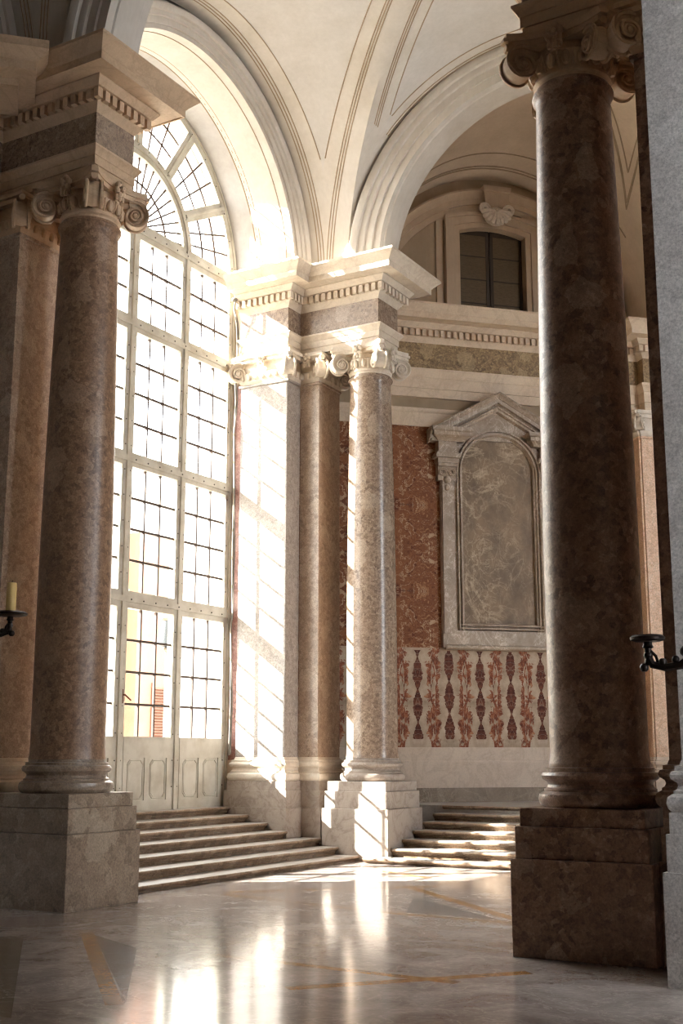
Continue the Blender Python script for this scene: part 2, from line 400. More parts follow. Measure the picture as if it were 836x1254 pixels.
# ------------------------------------------------------------------ columns
def volute_mb():
    # local: u = x (outward along the diagonal), z up, thickness along y; centre at origin
    mb = MB()
    turns, r0, r1 = 2.6, .205, .034
    def rr(p): return r0 * (r1 / r0) ** (p / (turns * 2 * PI))
    def ang(p): return math.radians(115) - p
    # solid cushion: thicker towards the eye
    n = 36
    for sgn in (1, -1):
        out = [(rr(2 * PI * k / n) * .93 * math.cos(ang(2 * PI * k / n)), rr(2 * PI * k / n) * .93 * math.sin(ang(2 * PI * k / n))) for k in range(n)]
        rows = []
        for f, y in ((1, 0), (1, .085), (.78, .07), (.5, .085), (.22, .115)):
            rows.append([(x * f, sgn * y, z * f) for x, z in out])
        ids = mb.grid(rows, close_v=True); mb.face(ids[-1])
        sp = []
        m = 66
        for k in range(m + 1):
            p = turns * 2 * PI * k / m
            r = rr(p); sp.append((r * math.cos(ang(p)), sgn * (.085 + .035 * (1 - r / r0)), r * math.sin(ang(p))))
        mb.tube(sp, [.024 - .012 * k / m for k in range(m + 1)], 6)
        mb.ball((0, sgn * .115, 0), .034, 1, .6, 1)
    # rounded strap between the two scroll faces round the outer turn
    rows = []
    for k in range(29):
        p = 2 * PI * .82 * k / 28; r = rr(p)
        rows.append([(q * r * math.cos(ang(p)), y, q * r * math.sin(ang(p))) for q, y in ((1.07, -.115), (.95, -.06), (1.02, -.014), (1.02, .014), (.95, .06), (1.07, .115))])
    mb.grid(rows)
    # neck that joins the bell, and the leaf under it
    mb.tube([(-.30, 0, .10), (-.2, 0, .15), (-.08, 0, .165), (.02, 0, .17)], [.06, .07, .075, .06], 8)
    mb.tube([(-.02, 0, .19), (.08, 0, .2), (.155, 0, .2)], [.06, .06, .045], 6)
    return mb

def flower(mb, c, axis, r=.1):
    # c centre, axis (x,y) outward
    a = Vector((axis[0], axis[1], 0)); t = Vector((-a.y, a.x, 0)); c = Vector(c)
    for k in range(6):
        q = 2 * PI * k / 6 + .3
        p = c + t * (r * .62 * math.cos(q)) + Zv * (r * .75 * math.sin(q)) + a * .02
        mb.ball(p, r * .42, 1, 1, 1.1, 8, 5)
    mb.ball(c + a * .06, r * .4, 1, 1, 1, 8, 5)
    for k in (-1, 0, 1):
        mb.ball(c + t * (r * .55 * k) - Zv * (r * 1.15) + a * .01, r * .3, 1, 1, 1.7, 6, 5)

def abacus_poly(h, sag, trunc=.06, n=8):
    out = []
    for q in range(4):
        a = q * PI / 2
        for k in range(n + 1):
            u = -1 + 2 * k / n
            x = h - sag * (1 - u * u); y = u * (h - trunc)
            out.append((x * math.cos(a) - y * math.sin(a), x * math.sin(a) + y * math.cos(a)))
    return out

def make_column(loc, label):
    root = thing('marble_column', label, 'column', (loc[0], loc[1], 0), 'tall columns on pedestals')
    cx, cy = loc
    b = MB(); b.box(cx - .63, cx + .63, cy - .63, cy + .63, 0, .83)
    b.box(cx - .595, cx + .595, cy - .595, cy + .595, .83, 1.11); b.box(cx - .56, cx + .56, cy - .56, cy + .56, 1.11, 1.27)
    ped = obj('pedestal', b, 'ped_stone', root, bevel=.006)
    b = MB(); b.lathe([(r + .43, z) for r, z in BASE if r > 0] + [(.45, 1.66)], cx, cy, 64)
    obj('column_base', b, 'ped_stone', root)
    prof = [(.455, 1.655), (.445, 1.70)]
    for k in range(13):
        z = 1.8 + (8.28 - 1.8) * k / 12; q = max(0, (z - 3.6) / 4.7)
        prof.append((.44 - .072 * q ** 1.5, z))
    prof += [(.375, 8.32), (.40, 8.335), (.405, 8.355), (.40, 8.375), (.375, 8.385), (.37, 8.42)]
    b = MB(); b.lathe(prof, cx, cy, 72); obj('shaft', b, 'breccia', root, 50)
    # capital
    b = MB(); b.lathe([(.365, 8.40), (.365, 8.45), (.39, 8.47), (.39, 8.49), (.37, 8.50), (.36, 8.56), (.40, 8.66), (.41, 8.69), (.38, 8.71), (.36, 8.80)], cx, cy, 48)
    for k in range(16):
        a = 2 * PI * (k + .5) / 16
        b.ball((cx + .40 * math.cos(a), cy + .40 * math.sin(a), 8.60), .06, .75, .75, 1.35, 8, 6)
        a = 2 * PI * k / 16
        b.tube([(cx + .38 * math.cos(a), cy + .38 * math.sin(a), 8.52), (cx + .42 * math.cos(a), cy + .42 * math.sin(a), 8.60), (cx + .43 * math.cos(a), cy + .43 * math.sin(a), 8.68)], .012, 5)
    cap = obj('capital', b, 'white', root)
    b = MB()
    pl = abacus_poly(.52, .11)
    b.prism([(cx + x, cy + y) for x, y in pl], 'z', 8.80, 8.86)
    pl = abacus_poly(.56, .13)
    b.prism([(cx + x, cy + y) for x, y in pl], 'z', 8.86, 8.90); b.prism([(cx + x * .96, cy + y * .96) for x, y in pl], 'z', 8.90, 8.95)
    obj('abacus', b, 'white', cap)
    b = MB()
    for ax in ((1, 0), (0, 1), (-1, 0), (0, -1)): flower(b, (cx + ax[0] * .47, cy + ax[1] * .47, 8.83), ax)
    obj('flower_ornament', b, 'white', cap)
    v0 = None
    for k in range(4):
        a = PI / 4 + k * PI / 2
        if v0 is None:
            v0 = obj('volute', volute_mb(), 'white', None)
            v = v0
        else: v = v0.copy(); COL.objects.link(v)
        v.parent = cap; v.location = (.565 * math.cos(a), .565 * math.sin(a), 8.605); v.rotation_euler = (0, 0, a)
    return root

c1 = make_column(P1, 'tall pink-grey marble column half lit by sun, standing beside the steps in the middle')
c2 = clone(c1); c2.location = (P2[0], P2[1], 0)
c2['label'] = 'tall brown marble column on the left in front of the arched window'
c3 = clone(c1); c3.location = (P3[0], P3[1], 0); c3.scale = (1, 1, .982)
c3['label'] = 'nearest and darkest brown marble column with a white-rimmed left edge, on the right'
for ch in c3.children:
    if ch.name.startswith(('pedestal', 'column_base')):
        ch.data = ch.data.copy(); ch.data.materials[0] = M['breccia_dark']
for ch in c2.children:
    if ch.name.startswith(('pedestal', 'column_base')):
        ch.data = ch.data.copy(); ch.data.materials[0] = M['ped_brown']
def swap(o, mat):
    o.data = o.data.copy(); o.data.materials[0] = M[mat]
    for q in o.children: swap(q, mat)
for col_, sm in ((c2, 'breccia_mid'), (c3, 'breccia_dark')):
    for ch in col_.children:
        if ch.name.startswith('capital'): swap(ch, 'tan')
        if ch.name.startswith('shaft'): swap(ch, sm)

# ------------------------------------------------------------------ pilasters (rectangular in plan, faces given as a path)
VOL = bpy.data.objects['volute'].data
VOL_TAN = VOL.copy(); VOL_TAN.materials[0] = M['tan']
def make_pilaster(path, label, loc, corners, flowers, ped_d=(.17, .135, .10), mat='breccia_wall', group='pilasters behind and beside the columns', top=8.40, capital=True, z0=0, ped_mat='ped_stone', cm='white', vol=None):
    # path runs with the outside on its right-hand side; the body is closed by joining its ends
    root = thing('marble_pilaster', label, 'pilaster', (loc[0], loc[1], z0), group)
    def closed_sweep(b, prof):
        b.sweep(prof, path)
    b = MB()
    b.sweep([(-.02, z0), (ped_d[0], z0), (ped_d[0], .83), (ped_d[1], .83), (ped_d[1], 1.11), (ped_d[2], 1.11), (ped_d[2], 1.27), (-.02, 1.27)], path)
    obj('pedestal', b, ped_mat, root, 30)
    b = MB(); b.sweep([(-.02, 1.27)] + [(o * .85, z) for o, z in BASE] + [(-.02, 1.67)], path); obj('pilaster_base', b, 'white' if ped_mat == 'ped_stone' else ped_mat, root)
    b = MB(); b.sweep([(-.3 if len(path) < 3 else -.02, 1.66), (0, 1.66), (0, top - .05), (.03, top - .04), (.035, top - .02), (.03, top), (0, top + .01), (-.02, top + .01)], path); obj('shaft', b, mat, root, 30)
    if capital:
        b = MB()
        b.sweep([(-.02, top + .01), (0, top + .01), (.03, top + .06), (.06, top + .13), (.05, top + .2), (.01, top + .23), (.01, top + .40), (-.02, top + .4)], path)
        P = [Vector(p) for p in path]
        for i in range(len(P) - 1):
            d = P[i + 1] - P[i]; L = d.length
            if L < .25: continue
            d.normalize(); nn = Vector((d.y, -d.x)); m = max(2, int(L / .13))
            for k in range(m):
                c = P[i] + d * (L * (k + .5) / m) + nn * .06
                b.ball((c.x, c.y, top + .12), .05, .8, .8, 1.25, 8, 5)
        cap = obj('capital', b, cm, root)
        b = MB(); b.sweep([(-.02, top + .4), (.10, top + .4), (.10, top + .46), (.14, top + .47), (.14, top + .51), (.11, top + .55), (-.02, top + .55)], path); obj('abacus', b, cm, cap)
        b = MB()
        for c, ax in flowers: flower(b, (c[0] + ax[0] * .1, c[1] + ax[1] * .1, top + .43), ax)
        if flowers: obj('flower_ornament', b, cm, cap)
        for (x, y, a) in corners:
            v = bpy.data.objects.new('volute', vol or VOL); COL.objects.link(v); v.parent = cap
            v.location = (x + .13 * math.cos(a) - loc[0], y + .13 * math.sin(a) - loc[1], top + .21 - z0); v.rotation_euler = (0, 0, a)
            v.scale = (1, 1, 1)
    return root

SE, SW, NE, NW = -PI / 4, -3 * PI / 4, PI / 4, 3 * PI / 4
# middle pier
make_pilaster([(-12.60, 18.34), (-12.60, 17.90), (-11.59, 17.90), (-11.59, 18.34)],
              'sunlit white pilaster with window-bar shadows, right beside the arched window', (-12.1, 18.1), [(-12.56, 17.94, SW), (-11.63, 17.94, SE)], [((-12.1, 17.9), (0, -1))], mat='breccia_pale')
make_pilaster([(-11.585, 18.35), (-11.19, 18.35), (-11.19, 19.09), (-11.585, 19.09)],
              'pink marble pilaster in the recess between the sunlit pilaster and the middle column', (-11.4, 18.72), [(-11.22, 18.39, SE), (-11.22, 19.05, NE)], [((-11.4, 18.35), (0, -1))], (.15, .115, .08))
# left pier
make_pilaster([(-11.585, 10.83), (-11.19, 10.83), (-11.19, 11.57), (-11.585, 11.57)],
              'light tan pilaster partly hidden behind the brown column on the left', (-11.4, 11.2), [(-11.22, 10.87, SE), (-11.22, 11.53, NE)], [((-11.19, 11.2), (1, 0))], (.15, .115, .08), cm='tan', vol=VOL_TAN)
make_pilaster([(-12.60, 10.82), (-12.60, 10.38), (-11.59, 10.38), (-11.59, 10.82)],
              'dark pilaster at the extreme left edge behind the candle', (-12.1, 10.6), [(-11.63, 10.42, SE)], [])
# right pier
make_pilaster([(-2.95, 11.32), (-2.95, 10.58), (-2.62, 10.58)],
              'dark shadowed pilaster strip between the right column and the grey pilaster', (-2.7, 10.95), [(-2.92, 10.62, SW)], [], (.10, .08, .06), 'breccia_dark', ped_mat='breccia_dark', top=8.25, cm='tan', vol=VOL_TAN)
make_pilaster([(-2.60, 10.55), (-2.60, 9.67), (-1.2, 9.67), (-1.2, 10.55)],
              'blue-grey pilaster on its tall pedestal at the right edge, nearest the camera', (-1.9, 10.1), [(-2.56, 9.71, SW)], [], (.15, .12, .095), 'grey', top=8.3, ped_mat='grey')

# ------------------------------------------------------------------ entablatures
ARCH_P = [(-.05, ZA), (0, ZA), (0, ZA + .11), (.018, ZA + .115), (.018, ZA + .23), (.03, ZA + .235), (.04, ZA + .26), (.075, ZA + .31), (.085, ZA + .32), (.085, ZF), (-.05, ZF)]
FRZ_P = [(-.05, ZF), (0, ZF), (0, ZC), (-.05, ZC)]
COR_P = [(-.05, ZC), (0, ZC), (.015, ZC + .02), (.06, ZC + .09), (.075, ZC + .10), (.085, ZC + .11), (.085, ZC + .25), (.17, ZC + .26), (.20, ZC + .30), (.235, ZC + .345), (.235, ZC + .365),
         (.45, ZC + .375), (.45, ZC + .365), (.475, ZC + .365), (.475, ZC + .47), (.49, ZC + .48), (.50, ZC + .50), (.53, ZC + .53), (.575, ZC + .575), (.60, ZC + .60), (.615, ZC + .61), (.615, ZT), (-.05, ZT)]
def dentils(b, path, z0=ZC + .11, z1=ZC + .245, o0=.07, o1=.155, w=.075, gap=.055, closed=False):
    P = [Vector(p) for p in path]
    for i in range(len(P) - 1):
        d = P[i + 1] - P[i]; L = d.length; d.normalize(); nn = Vector((d.y, -d.x))
        # extend or shorten at convex / concave corners
        def turn(j, a, c):
            return a.x * c.y - a.y * c.x
        s0 = s1 = 0
        if i > 0:
            pd = (P[i] - P[i - 1]).normalized(); s0 = -o0 + gap if turn(0, pd, d) > 0 else o1
        if i < len(P) - 2:
            nd = (P[i + 2] - P[i + 1]).normalized(); s1 = o1 if turn(0, d, nd) > 0 else -o1
        a, e = s0, L + s1
        n = max(1, round((e - a + gap) / (w + gap))); st = (e - a + gap) / n
        if e - a < w: continue
        for k in range(n):
            u0 = a + st * k; u1 = u0 + st - gap
            q = [P[i] + d * u + nn * o for u, o in ((u0, o0), (u1, o0), (u1, o1), (u0, o1))]
            b.prism([(p.x, p.y) for p in q], 'z', z0, z1)

def make_entablature(path, label, loc, cores, frz='breccia', zoff=0, extra=None, cm='cornice'):
    root = thing('entablature', label, 'entablature', (loc[0], loc[1], ZA))
    b = MB(); b.sweep(ARCH_P, path)
    for c in cores: b.box(*c, ZA, ZF)
    obj('architrave', b, cm, root, 30)
    b = MB(); b.sweep(FRZ_P, path)
    for c in cores: b.box(*c, ZF, ZC)
    obj('frieze', b, frz, root, 30)
    b = MB(); b.sweep(COR_P, path)
    for c in cores: b.box(*c, ZC, ZT - .004)
    if extra: extra(b)
    cor = obj('cornice', b, cm, root, 30)
    b = MB(); dentils(b, path); obj('dentil_row', b, cm, cor, 0)
    if zoff: root.location.z += zoff
    return root
pathA = [(-12.66, 17.93), (-11.60, 17.93), (-11.60, 18.35), (-9.95, 18.35), (-9.95, 19.09), (-10.7, 19.09)]
make_entablature(pathA, 'sunlit white marble entablature crowning the middle pier beside the window', (-11.3, 18.5),
                 [(-12.66, -11.61, 17.94, 18.4), (-12.66, -9.96, 18.36, 19.08)], 'breccia')
pathB = [(-12.66, 10.38), (-11.60, 10.38), (-11.60, 10.83), (-9.95, 10.83), (-9.95, 11.57), (-11.60, 11.57), (-11.60, 12.02), (-12.66, 12.02)]
def diag(b):
    # end of the diagonal cornice that dies into the left pier
    old = b.xf
    b.xf = Matrix.Translation((-10.48, 9.69, -.09)) @ Matrix.Rotation(PI / 4, 4, 'Z')
    b.sweep([(-.05, ZC + .25), (.22, ZC + .25), (.22, ZC + .34), (.43, ZC + .37), (.43, ZC + .49), (.50, ZC + .53), (.57, ZC + .61), (.57, ZT + .07), (-.05, ZT + .07)], [(-3.2, .55), (-.57 + .55, .55), (-.57 + .55, 1.1)])
    b.xf = old
make_entablature(pathB, 'dark entablature high on the left pier above the brown column', (-11.3, 11.2),
                 [(-12.66, -11.61, 10.39, 12.01), (-12.66, -9.96, 10.84, 11.56)], 'breccia', extra=diag, cm='tan')
pathC = [(-2.60, 9.69), (-2.60, 10.58), (-4.06, 10.58), (-4.06, 11.32), (-2.6, 11.32), (-2.6, 12.1)][::-1]
pathC = [(-2.6, 12.1), (-2.6, 11.32), (-4.06, 11.32), (-4.06, 10.58), (-2.60, 10.58), (-2.60, 9.67), (-1.2, 9.67)]
make_entablature(pathC, 'shadowed brown entablature above the nearest right column, cut by the top edge', (-3, 11),
                 [(-4.05, -2.4, 10.59, 11.31), (-2.59, -1.2, 9.68, 12.1)], 'breccia_dark', zoff=-.161, cm='tan')

# ------------------------------------------------------------------ floor, landings, steps
b = MB(); b.box(-12.9, 9, -7, 30, -.2, 0)
structure(obj('floor', b, 'floor', None, 0))
# landings
b = MB(); b.box(-13.6, -12.965, 12.03, 17.88, 0, LAND - .02); structure(obj('floor', b, 'tread', None, 0))
b = MB(); b.prism([(-9.66, 20.15), (-2.0, 20.15), (2, 30), (-8, 30), (-11.9, 20.0), (-9.66, 20.15)][:5], 'z', .4, LAND - .001); structure(obj('floor', b, 'tread', None, 0))

def step_profile(nose, depth, z1, z0):
    # (outward distance from nose line negative inward, z); nose points to +
    r = .022; h = z1 - z0
    pts = [(-depth, .001), (-.075, .001), (-.075, z0 + h * .22), (-.055, z0 + h * .30), (-.055, z0 + h * .42), (-.04, z0 + h * .46), (-.03, z0 + h * .52), (-.03, z0 + h * .58)]
    c = z1 - r * 1.15
    for k in range(7):
        a = -PI / 2 + PI * k / 6
        pts.append((nose - r + r * math.cos(a), c + r * 1.15 * math.sin(a)))
    pts.append((-depth, z1))
    return pts
ords = ['bottom step', 'second step up', 'third step up', 'fourth step up', 'fifth step up', 'sixth step up', 'top step']
def zstep(k): return .09 + .124 * k
for k in range(7):
    X = -10.22 - .39 * k; z1 = zstep(k); z0 = zstep(k - 1) if k else 0.0
    # ends abut the pedestals of the two piers
    ya, yb = {0: (11.84, 18.08), 1: (11.84, 18.08), 2: (11.84, 18.19)}.get(k, (12.20, 17.72))
    dep = (.41 if k == 2 else .46) if k < 6 else .4
    b = MB(); b.prism([(X + o, z) for o, z in step_profile(0, dep, z1, z0 + .001)], 'y', ya, yb)
    # tread gets its own colour
    for i, f in enumerate(b.f):
        zs = [b.v[j].z for j in f]
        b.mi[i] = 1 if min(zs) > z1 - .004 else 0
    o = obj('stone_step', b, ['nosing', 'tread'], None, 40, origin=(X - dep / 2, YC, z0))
    tag(o, ords[k] + ' of the flight that rises left to the arched window', 'step', 'steps up to the window')
for k in range(7):
    Y = 17.72 + .39 * k + (.05 if k else 0); z1 = zstep(k); z0 = zstep(k - 1) if k else 0.0
    xa = -9.68 if k else -9.96
    dep = .46 if k < 6 else .4
    pr = [(Y - o, z) for o, z in step_profile(0, dep if k else .34, z1, z0 + .001)]
    b = MB(); b.prism(pr, 'x', xa, -2.2)
    for i, f in enumerate(b.f):
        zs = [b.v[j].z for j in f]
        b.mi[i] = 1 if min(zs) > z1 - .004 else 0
    o = obj('stone_step', b, ['nosing', 'tread'], None, 40, origin=((xa - 4) / 2, Y + dep / 2, z0))
    tag(o, ords[k] + ' of the flight behind the middle column, leading to the red marble wall', 'step', 'steps up to the niche wall')
# solid fill below the right-hand flight's upper treads
b = MB(); b.box(-9.67, -2.2, 20.5, 20.6, 0, .4); structure(obj('floor', b, 'tread', None, 0))

# ------------------------------------------------------------------ window
YJ0, YJ1 = 11.97, 17.89; ZS = 10.43; YW = 14.93
win = structure(empty('window_1', (XW, YW, LAND)), 'tall arched window of small panes with double doors at the foot')
cols = [(12.18, 13.37), (13.61, 14.80), (15.06, 16.25), (16.49, 17.68)]
FD = .06                                           # half depth of the frame
def wmk(r, t, a): return (a, YW + r * math.cos(t), ZS + r * math.sin(t))
RG, RF, RI, RO = 2.76, 3.03, 1.34, 1.57             # outer glass, frame, inner glass, inner ring
b = MB()
b.box(XW - FD, XW + FD, YJ0 - .02, 12.18, LAND - .08, ZS); b.box(XW - FD, XW + FD, 17.68, YJ1 + .02, LAND - .08, ZS)
b.arch([(RG, XW - FD), (RG, XW + FD), (RF, XW + FD), (RF, XW - FD)], wmk)
# raised outer bead
b.arch([(2.88, XW + FD), (2.88, XW + FD + .025), (2.96, XW + FD + .025), (2.96, XW + FD)], wmk)
b.box(XW + FD, XW + FD + .025, 17.78, 17.86, LAND, ZS); b.box(XW + FD, XW + FD + .025, 12.0, 12.08, LAND, ZS)
obj('window_frame', b, 'frame', win)
for y0, y1 in ((13.37, 13.61), (14.80, 15.06), (16.25, 16.49)):
    b = MB(); b.box(XW - FD, XW + FD, y0, y1, LAND - .08, ZS + .14); m = (y0 + y1) / 2
    b.box(XW + FD, XW + FD + .03, m - .035, m + .035, LAND - .08, ZS + .1)
    obj('mullion', b, 'frame', win, 0)
rows = [(1.99, 4.01), (4.28, 6.32), (6.55, 8.62), (8.87, 10.28)]
for z0, z1 in ((4.01, 4.28), (6.32, 6.55), (8.62, 8.87), (10.28, 10.57)):
    b = MB(); b.box(XW - FD - .004, XW + FD + .004, 12.18, 17.68, z0, z1); m = (z0 + z1) / 2
    b.box(XW + FD, XW + FD + .035, 12.0, 17.86, m - .045, m + .045)
    obj('transom', b, 'frame', win, 0)
b = MB(); b.arch([(RI, XW - FD), (RI, XW + FD), (RO, XW + FD), (RO, XW - FD)], wmk, .03, PI - .03, 48)
b.arch([(1.43, XW + FD), (1.43, XW + FD + .03), (1.48, XW + FD + .03), (1.48, XW + FD)], wmk, .05, PI - .05, 48)
obj('fanlight_ring', b, 'frame', win)
SP = [math.radians(a) for a in (28.5, 57.8, 90, 122.2, 151.5)]
for a in SP:
    b = MB(); e = Vector((math.cos(a), math.sin(a))); nn = Vector((-e.y, e.x))
    for w, d0, d1 in ((.11, -FD, FD), (.03, FD, FD + .03)):
        q = [e * r + nn * s * w for r, s in ((RO - .02, -1), (RG + .03, -1), (RG + .03, 1), (RO - .02, 1))]
        b.prism([(YW + p.x, ZS + p.y) for p in q], 'x', XW + d0, XW + d1)
    obj('spoke', b, 'frame', win, 0)
BR = .018
for ci, (y0, y1) in enumerate(cols):
    for ri, (z0, z1) in enumerate(rows):
        b = MB(); b.box(XW - .004, XW + .004, y0 - .01, y1 + .01, z0 - .01, z1 + .01)
        g = obj('pane', b, 'glass', win, 0)
        b = MB()
        for k in (1, 2):
            y = y0 + (y1 - y0) * k / 3; b.box(XW - .02, XW + .02, y - BR * .9, y + BR * .9, z0, z1)
        n = 3 if ri == 3 else 4
        for k in range(1, n):
            z = z0 + (z1 - z0) * k / n; b.box(XW - .018, XW + .018, y0, y1, z - BR, z + BR)
        obj('glazing_bar', b, 'bar', g, 0)
# fan panes
edges = [math.radians(3)] + SP + [PI - math.radians(3)]
for i in range(6):
    a0, a1 = edges[i] + (.045 if i else 0), edges[i + 1] - (.045 if i < 5 else 0)
    b = MB(); b.grid([[wmk(r, a0 - .03 + (a1 - a0 + .06) * k / 10, XW) for k in range(11)] for r in (RO - .02, RG + .02)])
    g = obj('pane', b, 'glass', win, 0)
    b = MB()
    for k in (1, 2):
        a = a0 + (a1 - a0) * k / 3; b.tube([wmk(RO, a, XW), wmk(RG, a, XW)], BR, 6)
        r = RO + (RG - RO) * k / 3; b.tube([wmk(r, a0 + (a1 - a0) * j / 12, XW) for j in range(13)], BR, 6)
    obj('glazing_bar', b, 'bar', g, 40)
b = MB(); b.grid([[wmk(r, .1 + (PI - .2) * k / 30, XW) for k in range(31)] for r in (.05, RI + .02)])
g = obj('pane', b, 'glass', win, 0)
b = MB()
for k in range(1, 21):
    a = PI * k / 21; b.tube([wmk(.3, a, XW), wmk(RI, a, XW)], BR, 6)
b.tube([wmk(RI * .66, .1 + (PI - .2) * j / 30, XW) for j in range(31)], BR, 6)
b.tube([wmk(.3, .05 + (PI - .1) * j / 20, XW) for j in range(21)], BR, 6)
obj('glazing_bar', b, 'bar', g, 40)
# door leaves at the foot: wooden panels below the glass
for y0, y1 in cols:
    b = MB(); b.box(XW - .05, XW + .05, y0, y1, LAND - .08, 1.99)
    b.box(XW + .05, XW + .07, y0, y1, 1.66, 1.99); b.box(XW + .05, XW + .07, y0, y1, LAND - .08, 1.0)
    m = (y0 + y1) / 2
    for q0, q1 in ((y0, y0 + .09), (m - .06, m + .06), (y1 - .09, y1)): b.box(XW + .05, XW + .07, q0, q1, 1.0, 1.66)
    leaf = obj('door_leaf', b, 'frame', win, 0)
    b = MB()
    for q0, q1 in ((y0 + .09, m - .06), (m + .06, y1 - .09)):
        # octagonal-cornered raised panel
        for ins, dx in ((.035, .078), (.055, .068)):
            a0, a1, c0, c1, ch = q0 + ins, q1 - ins, 1.0 + ins, 1.66 - ins, .06
            pts = [(a0 + ch, c0), (a1 - ch, c0), (a1, c0 + ch), (a1, c1 - ch), (a1 - ch, c1), (a0 + ch, c1), (a0, c1 - ch), (a0, c0 + ch)]
            if dx == .078: b.tube([(XW + .055, p[0], p[1]) for p in pts + pts[:1]], .012, 6)
            else: b.prism(pts, 'x', XW + .04, XW + .06)
    obj('raised_panel', b, 'frame', leaf, 0)
    b = MB(); b.box(XW + .05, XW + .065, y0 + .05, y1 - .05, 1.93, 1.965); obj('rail_moulding', b, 'frame', leaf, 0)
# lever handle of the opened leaf
b = MB(); b.box(XW + .06, XW + .075, 14.95, 15.01, 2.5, 2.72); b.tube([(XW + .07, 14.98, 2.63), (XW + .13, 14.98, 2.63), (XW + .135, 15.12, 2.55)], .014, 8)
obj('door_handle', b, 'louver', win, 40)
# rows of bolts on the frame members
b = MB()
for z in [1.2 + .42 * k for k in range(22)]:
    for y in (14.86, 15.0, 16.3, 16.44, 17.72): b.ball((XW + FD + .004, y, z), .014, .7, 1, 1, 6, 4)
for z in (4.145, 6.435, 8.745, 10.425):
    for k in range(9): b.ball((XW + FD + .04, 15.1 + .31 * k, z), .016, .7, 1, 1, 6, 4)
for k in range(17):
    a = PI * (k + .5) / 17
    for r in (2.82,): b.ball(wmk(r, a, XW + FD + .004), .014, .7, 1, 1, 6, 4)
    b.ball(wmk(1.52, a, XW + FD + .004), .012, .7, 1, 1, 6, 4)
obj('frame_bolts', b, 'bolt', win)
win.location += Vector((-.10, .125, -.007)); win.scale = (1, 1, 1.0078)

# cable hanging down the right side of the frame
pts = [(-12.66, 17.72, 10.05), (-12.68, 17.74, 9.85), (-12.66, 17.80, 9.6), (-12.68, 17.86, 9.3), (-12.70, 17.88, 8.9), (-12.70, 17.84, 8.5), (-12.7, 17.87, 8.1), (-12.70, 17.83, 7.5), (-12.7, 17.86, 6.6), (-12.7, 17.85, 5.2), (-12.7, 17.87, 4.2), (-12.7, 17.84, 3.9), (-12.7, 17.87, 2.6), (-12.7, 17.85, 1.7)]
b = MB(); b.tube(pts, .016, 8); b.tube([(x + .02, y - .03 * math.sin(i * 1.9), z + .02) for i, (x, y, z) in enumerate(pts)], .012, 8)
b.ball((-12.66, 17.72, 10.06), .06, 1, 1, .7)
tag(obj('cable', b, 'cable', None, origin=(-12.7, 17.85, 1.7)), 'twisted grey cable drooping down the right side of the window frame', 'cable')

# ------------------------------------------------------------------ walls round the window
b = MB()
b.box(-13.35, -12.58, 17.97, 18.36, 0, 1.62); b.box(-13.35, -12.58, 17.99, 18.36, 8.45, ZT)
structure(obj('wall_window_north', b, 'dado', None, 0))
b = MB(); b.box(-13.35, -12.58, 17.98, 18.36, 1.62, 8.45)
tag(obj('red_marble_strip', b, 'pink', None, 0, origin=(-12.9, 18.1, 1.62)), 'narrow strip of red marble squeezed between window frame and sunlit pilaster', 'marble panel')
b = MB(); b.box(-13.35, -12.62, 11.4, 11.93, 0, ZT); structure(obj('wall_window_south', b, 'stucco_wall', None, 0))
# masonry of the outer wall, with the arched opening, seen as reveal outside the frame
def wall_with_arch(x0, x1, ylo, yhi, zlo, zhi, yc, r, zs, jamb0, name, mat):
    b = MB(); n = 40
    for x in (x0, x1):
        arc = [(yc + r * math.cos(PI * k / n), zs + r * math.sin(PI * k / n)) for k in range(n + 1)]
        # left & right jamb
        b.poly([(x, yhi, zlo), (x, yc + r, zlo), (x, yc + r, zs), (x, yhi, zs)])
        b.poly([(x, ylo, zlo), (x, yc - r, zlo), (x, yc - r, zs), (x, ylo, zs)])
        for k in range(n):
            (ya, za), (yb, zb) = arc[k], arc[k + 1]
            def top(y, z):
                return zhi
            b.poly([(x, ya, za), (x, yb, zb), (x, yb, zhi), (x, ya, zhi)])
        b.poly([(x, yhi, zs), (x, yc + r, zs), (x, yc + r, zhi), (x, yhi, zhi)])
        b.poly([(x, ylo, zs), (x, yc - r, zs), (x, yc - r, zhi), (x, ylo, zhi)])
    b.grid([[(x, yc + r * math.cos(PI * k / n), zs + r * math.sin(PI * k / n)) for k in range(n + 1)] for x in (x0, x1)])
    for y in (yc - r, yc + r): b.poly([(x0, y, zlo), (x1, y, zlo), (x1, y, zs), (x0, y, zs)])
    return structure(obj(name, b, mat, None, 30))
wall_with_arch(-13.36, -13.02, -7, 30, -.2, 16.5, YW, 2.95, ZS, 0, 'wall_west', 'pale')

